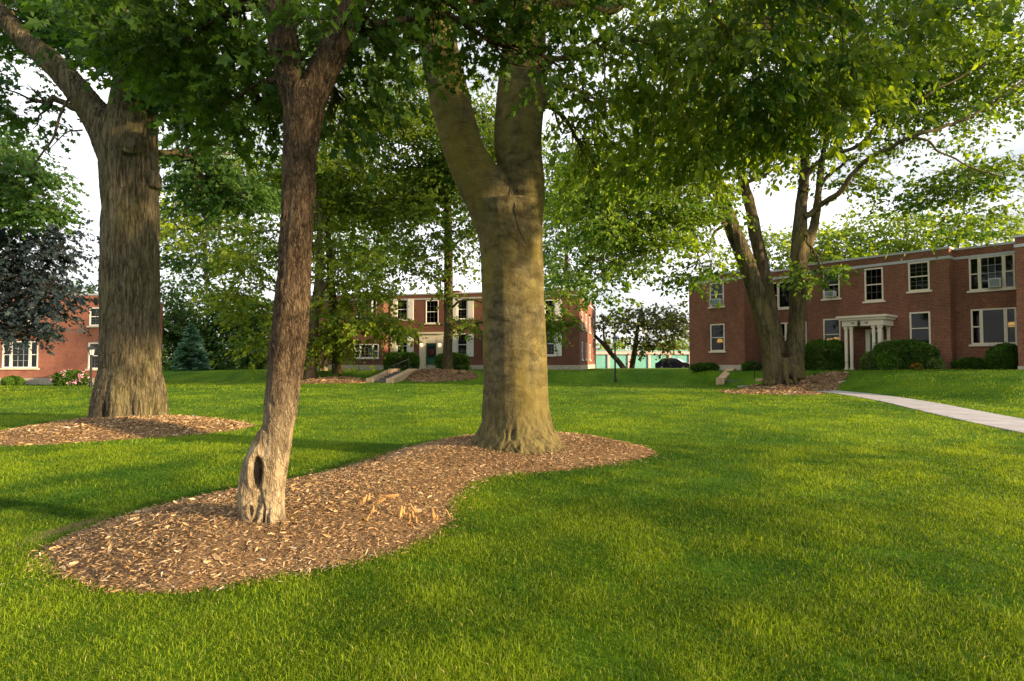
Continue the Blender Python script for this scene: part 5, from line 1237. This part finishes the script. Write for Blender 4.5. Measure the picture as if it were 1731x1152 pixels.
for k, (px, dd, py, rx, ry) in enumerate(limes):
    lab = ['pale green treetop behind the roof, between the twin trunks', 'lime green treetop behind the roof, right beside the twin tree', 'airy lime green treetop above the portico roof', 'lime green treetop behind the roof above the stair window', 'low green treetop behind the parapet near the wide upper window', 'green treetop above the roof at the far right edge'][k]
    back_tree(lab, px, dd + 9, 620, [blob(px, py, dd + 9, rx, ry, 3, 1.0 if k != 2 else .6), blob(px + rg.uniform(-30, 30), py + 40, dd + 9, rx, ry * .7, 3, 1.3)], M['leaflime'], 90 + 2 * k, 5, 'sunlit treetops behind the right building', tb=.1, size=.2)
for k, (px, py) in enumerate([(1025, 585), (1110, 590), (1160, 580)]):
    back_tree(['pale hazy treetop behind the garages at their left end', 'pale green treetop behind the middle of the garages', 'pale green treetop behind the garages beside the brick wing'][k], px, 105, 600, [blob(px, py, 105, 34, 20, 3, 1.2)], M['leaflime'], 110 + 2 * k, 2, 'treetops behind the garages', size=.3)
back_tree('green tree behind the left building, showing above its roof', 150, 52, 640, [blob(150, 500, 52, 40, 30, 3, 1.0), blob(195, 520, 52, 40, 60, 3, 1.2)], M['leafback'], 121, 6)

# ---- shrubs
def shrub(name, label, px0, px1, py0, d, leafm, seed, depth=1.0, size=.07, shape='oval', box=True, n=None, tb=0.0, group=None, flowers=None, cat='shrub'):
    c = at((px0 + px1) / 2, 612, d); z0 = gzb(c[0], c[1]); ztop = EYE + (HOR - py0) / 1000 * d; h = max(.25, ztop - z0); w2 = (px1 - px0) / 2000 * d
    o = thing(name, (c[0], c[1], z0), 0, label, cat, group); rg = np.random.default_rng(seed)
    sz_ = max(size, .0030 * d); n = n or int(2.6 * (w2 * 2 * h + depth * 2 * h + w2 * depth * 4) / (.36 * sz_ * sz_) * 1.5)
    dr = norm(rg.normal(size=(int(n * 1.25), 3)))
    pw = 3.2 if box else 2.1
    sc = 1 / (np.sum(np.abs(dr) ** pw, axis=1) ** (1 / pw)); rr = sc * (.82 + .2 * rg.random(len(sc)) ** .5) * (1 + (rg.random(len(sc)) < .07) * rg.exponential(.09, len(sc))) * (1 + .28 * (fbm(dr * 2.6, seed, 3) - .5))
    P = dr * rr[:, None] * np.array((w2, depth, h * .58)); P[:, 2] += h * .45; P = P[P[:, 2] > -.02]
    m_ = len(P); A = norm(P - np.array((0, 0, h * .3)) + rg.normal(0, .5, (m_, 3))); Nn_ = norm(P + rg.normal(0, .5, (m_, 3)))
    V, Fa, kv = leaves(P, A, Nn_, sz_ * rg.uniform(.6, 1.3, m_), shape)
    tn = np.clip(fbm(P * 3, seed + 3, 2) * .8 + rg.normal(0, .15, m_) + tb, 0, 1)
    link('foliage', np_mesh('foliage', V, [(Fa, 0)], [leafm], np.repeat(tn, kv)), o)
    m = MB()
    for k in range(6): a = rg.uniform(0, 6.28); m.tube([(0.1 * math.cos(a) * w2, 0.1 * math.sin(a), -.05), (.55 * w2 * math.cos(a), .5 * depth * math.sin(a), h * .7)], [.03, .008], 5)
    m.build('stems', M['bark_dark'], o)
    if flowers:
        fm, nf, fs_ = flowers
        idx = np.nonzero(P[:, 2] > h * .25)[0]; idx = rg.choice(idx, nf); Cn = []; A = []; Nf = []
        for i in idx:
            cc = P[i] * 1.06
            for k in range(7):
                a = rg.normal(size=3); Cn.append(cc + a * fs_ * .12); A.append(a); Nf.append(rg.normal(size=3))
        V, Fa, kv = leaves(np.array(Cn), np.array(A), norm(np.array(Nf)), np.full(len(Cn), fs_ * .7), 'oval')
        link('blossoms', np_mesh('blossoms', V, [(Fa, 0)], [fm], np.repeat(rg.random(len(Cn)), kv)), o)
    return o
def dfac(px, y=-.9): # depth of a point in front of the right building
    x, z = B.loc(px, 600, y); return B.world(x, y, 0)[1]
shrub('clipped_hedge', 'clipped dark green hedge left of the columned portico', 1364, 1429, 579, dfac(1396, -1.2), M['hedge'], 201, .8, tb=.05)
shrub('clipped_hedge', 'broad clipped dark green hedge right of the columned portico', 1482, 1576, 579, dfac(1530, -1.1), M['hedge'], 203, .8, tb=.05)
shrub('leafy_shrub', 'small light green shrub right in front of the portico columns', 1458, 1486, 599, dfac(1472, -2.3), M['hedgelight'], 205, .5, box=False)
shrub('leafy_shrub', 'mid green rounded shrub between the light shrub and the broad clipped hedge', 1482, 1517, 597, dfac(1500, -2.3), M['hedge'], 207, .5, box=False, tb=.25)
shrub('leafy_plant', 'bright green hosta at the right end of the broad clipped hedge', 1572, 1591, 608, dfac(1581, -1.6), M['hedgelight'], 209, .35, .14, box=False, cat='plant')
shrub('flower_pot_plant', 'small red flowers low before the broad clipped hedge', 1543, 1557, 617, dfac(1550, -2.3), M['hedge'], 211, .25, .06, box=False, flowers=(M['redpetal'], 26, .10), cat='flowers')
shrub('leafy_shrub', 'low dark ground shrub under the wide right windows', 1614, 1672, 607, dfac(1640, .1), M['hedge'], 213, .5, box=False)
shrub('leafy_shrub', 'taller dark shrub beside the right wing corner', 1672, 1728, 585, dfac(1695, -.4), M['hedge'], 215, .6, .09, box=False, tb=.08)
shrub('leafy_shrub', 'low dark planting along the foot of the left wing', 1168, 1222, 615, dfac(1195, -2.0), M['hedge'], 217, .35, box=False)
shrub('leafy_shrub', 'low dark planting beside the wing corner next to the twin trunk', 1256, 1286, 613, dfac(1270, -1.9), M['hedge'], 219, .4, box=False)
shrub('clipped_hedge', 'clipped green hedge left of the far green door', 651, 706, 599, 46.2, M['hedge'], 221, .8, .08, tb=.12)
shrub('clipped_hedge', 'clipped green hedge right of the far green door', 738, 790, 600, 46.6, M['hedge'], 223, .8, .08, tb=.12)
shrub('flowering_shrub', 'bush with pink blossoms at the foot of the left building', 96, 146, 629, 35.0, M['hedge'], 225, .7, .09, box=False, flowers=(M['pink'], 24, .22))
shrub('leafy_shrub', 'small green shrub under the left window of the left building', 10, 36, 638, 35.2, M['hedge'], 227, .5, .09, box=False, tb=.15)

# ---- split wood on the mulch
rg = np.random.default_rng(77)
def shards(label, spots):
    c0 = ground(*spots[0][:2]); c0[2] = gzb(c0[0], c0[1]); o = thing('split_stump', c0, 0, label, 'wood', 'splintered orange stumps')
    for (px, py, L_, lean, w_) in spots:
        L_ = .8 * L_
        p = ground(px, py); p[2] = gzb(p[0], p[1])
        v = np.array((math.sin(lean), rg.uniform(-.3, .3), abs(math.cos(lean)) + .08)); v /= np.linalg.norm(v); sd = norm(np.cross(v, (0.1, 1, .1))); nn = np.cross(v, sd)
        m = MB(); n = 6; rows = []
        for k in range(n):
            t = k / (n - 1); ww = 1.7 * w_ * (1 - .75 * t ** 1.5) * rg.uniform(.8, 1.15); th = w_ * .8 * (1 - .6 * t); cc = p - v * .03 + v * (L_ + .03) * t + nn * .15 * L_ * math.sin(t * 2) + rg.normal(0, .002, 3)
            rows.append([tuple(cc - sd * ww), tuple(cc + nn * th), tuple(cc + sd * ww), tuple(cc - nn * th)])
        m.add([q for r_ in rows for q in r_], [(0, 3, 2, 1), tuple(range(4 * (n - 1), 4 * n))] + [(4 * k + i, 4 * k + (i + 1) % 4, 4 * k + 4 + (i + 1) % 4, 4 * k + 4 + i) for k in range(n - 1) for i in range(4)])
        m.build('splinter', M['shard'], o, world=True)
shards('splintered orange stump nearest the young tree, with a long flat sliver', [(612, 882, .11, .5, .018), (622, 878, .10, .25, .016), (605, 876, .07, -.6, .012), (645, 868, .20, 1.45, .016), (600, 880, .13, 1.35, .010), (635, 880, .12, 1.1, .016), (628, 895, .09, .3, .012), (616, 908, .10, .65, .010)])
shards('splintered orange stump in the middle, an arch of upright splinters', [(668, 893, .09, -.15, .011), (676, 896, .13, .12, .016), (684, 890, .11, -.1, .013), (692, 896, .10, .1, .012), (700, 892, .11, -.12, .012), (704, 896, .09, .05, .010), (706, 884, .15, -.55, .010), (688, 902, .08, .5, .008)])
shards('splintered orange stump at the bed edge beside the grass', [(733, 884, .11, -.1, .018), (738, 886, .09, .12, .012), (729, 880, .08, .2, .010), (764, 878, .13, -.6, .007), (744, 906, .05, .1, .010)])
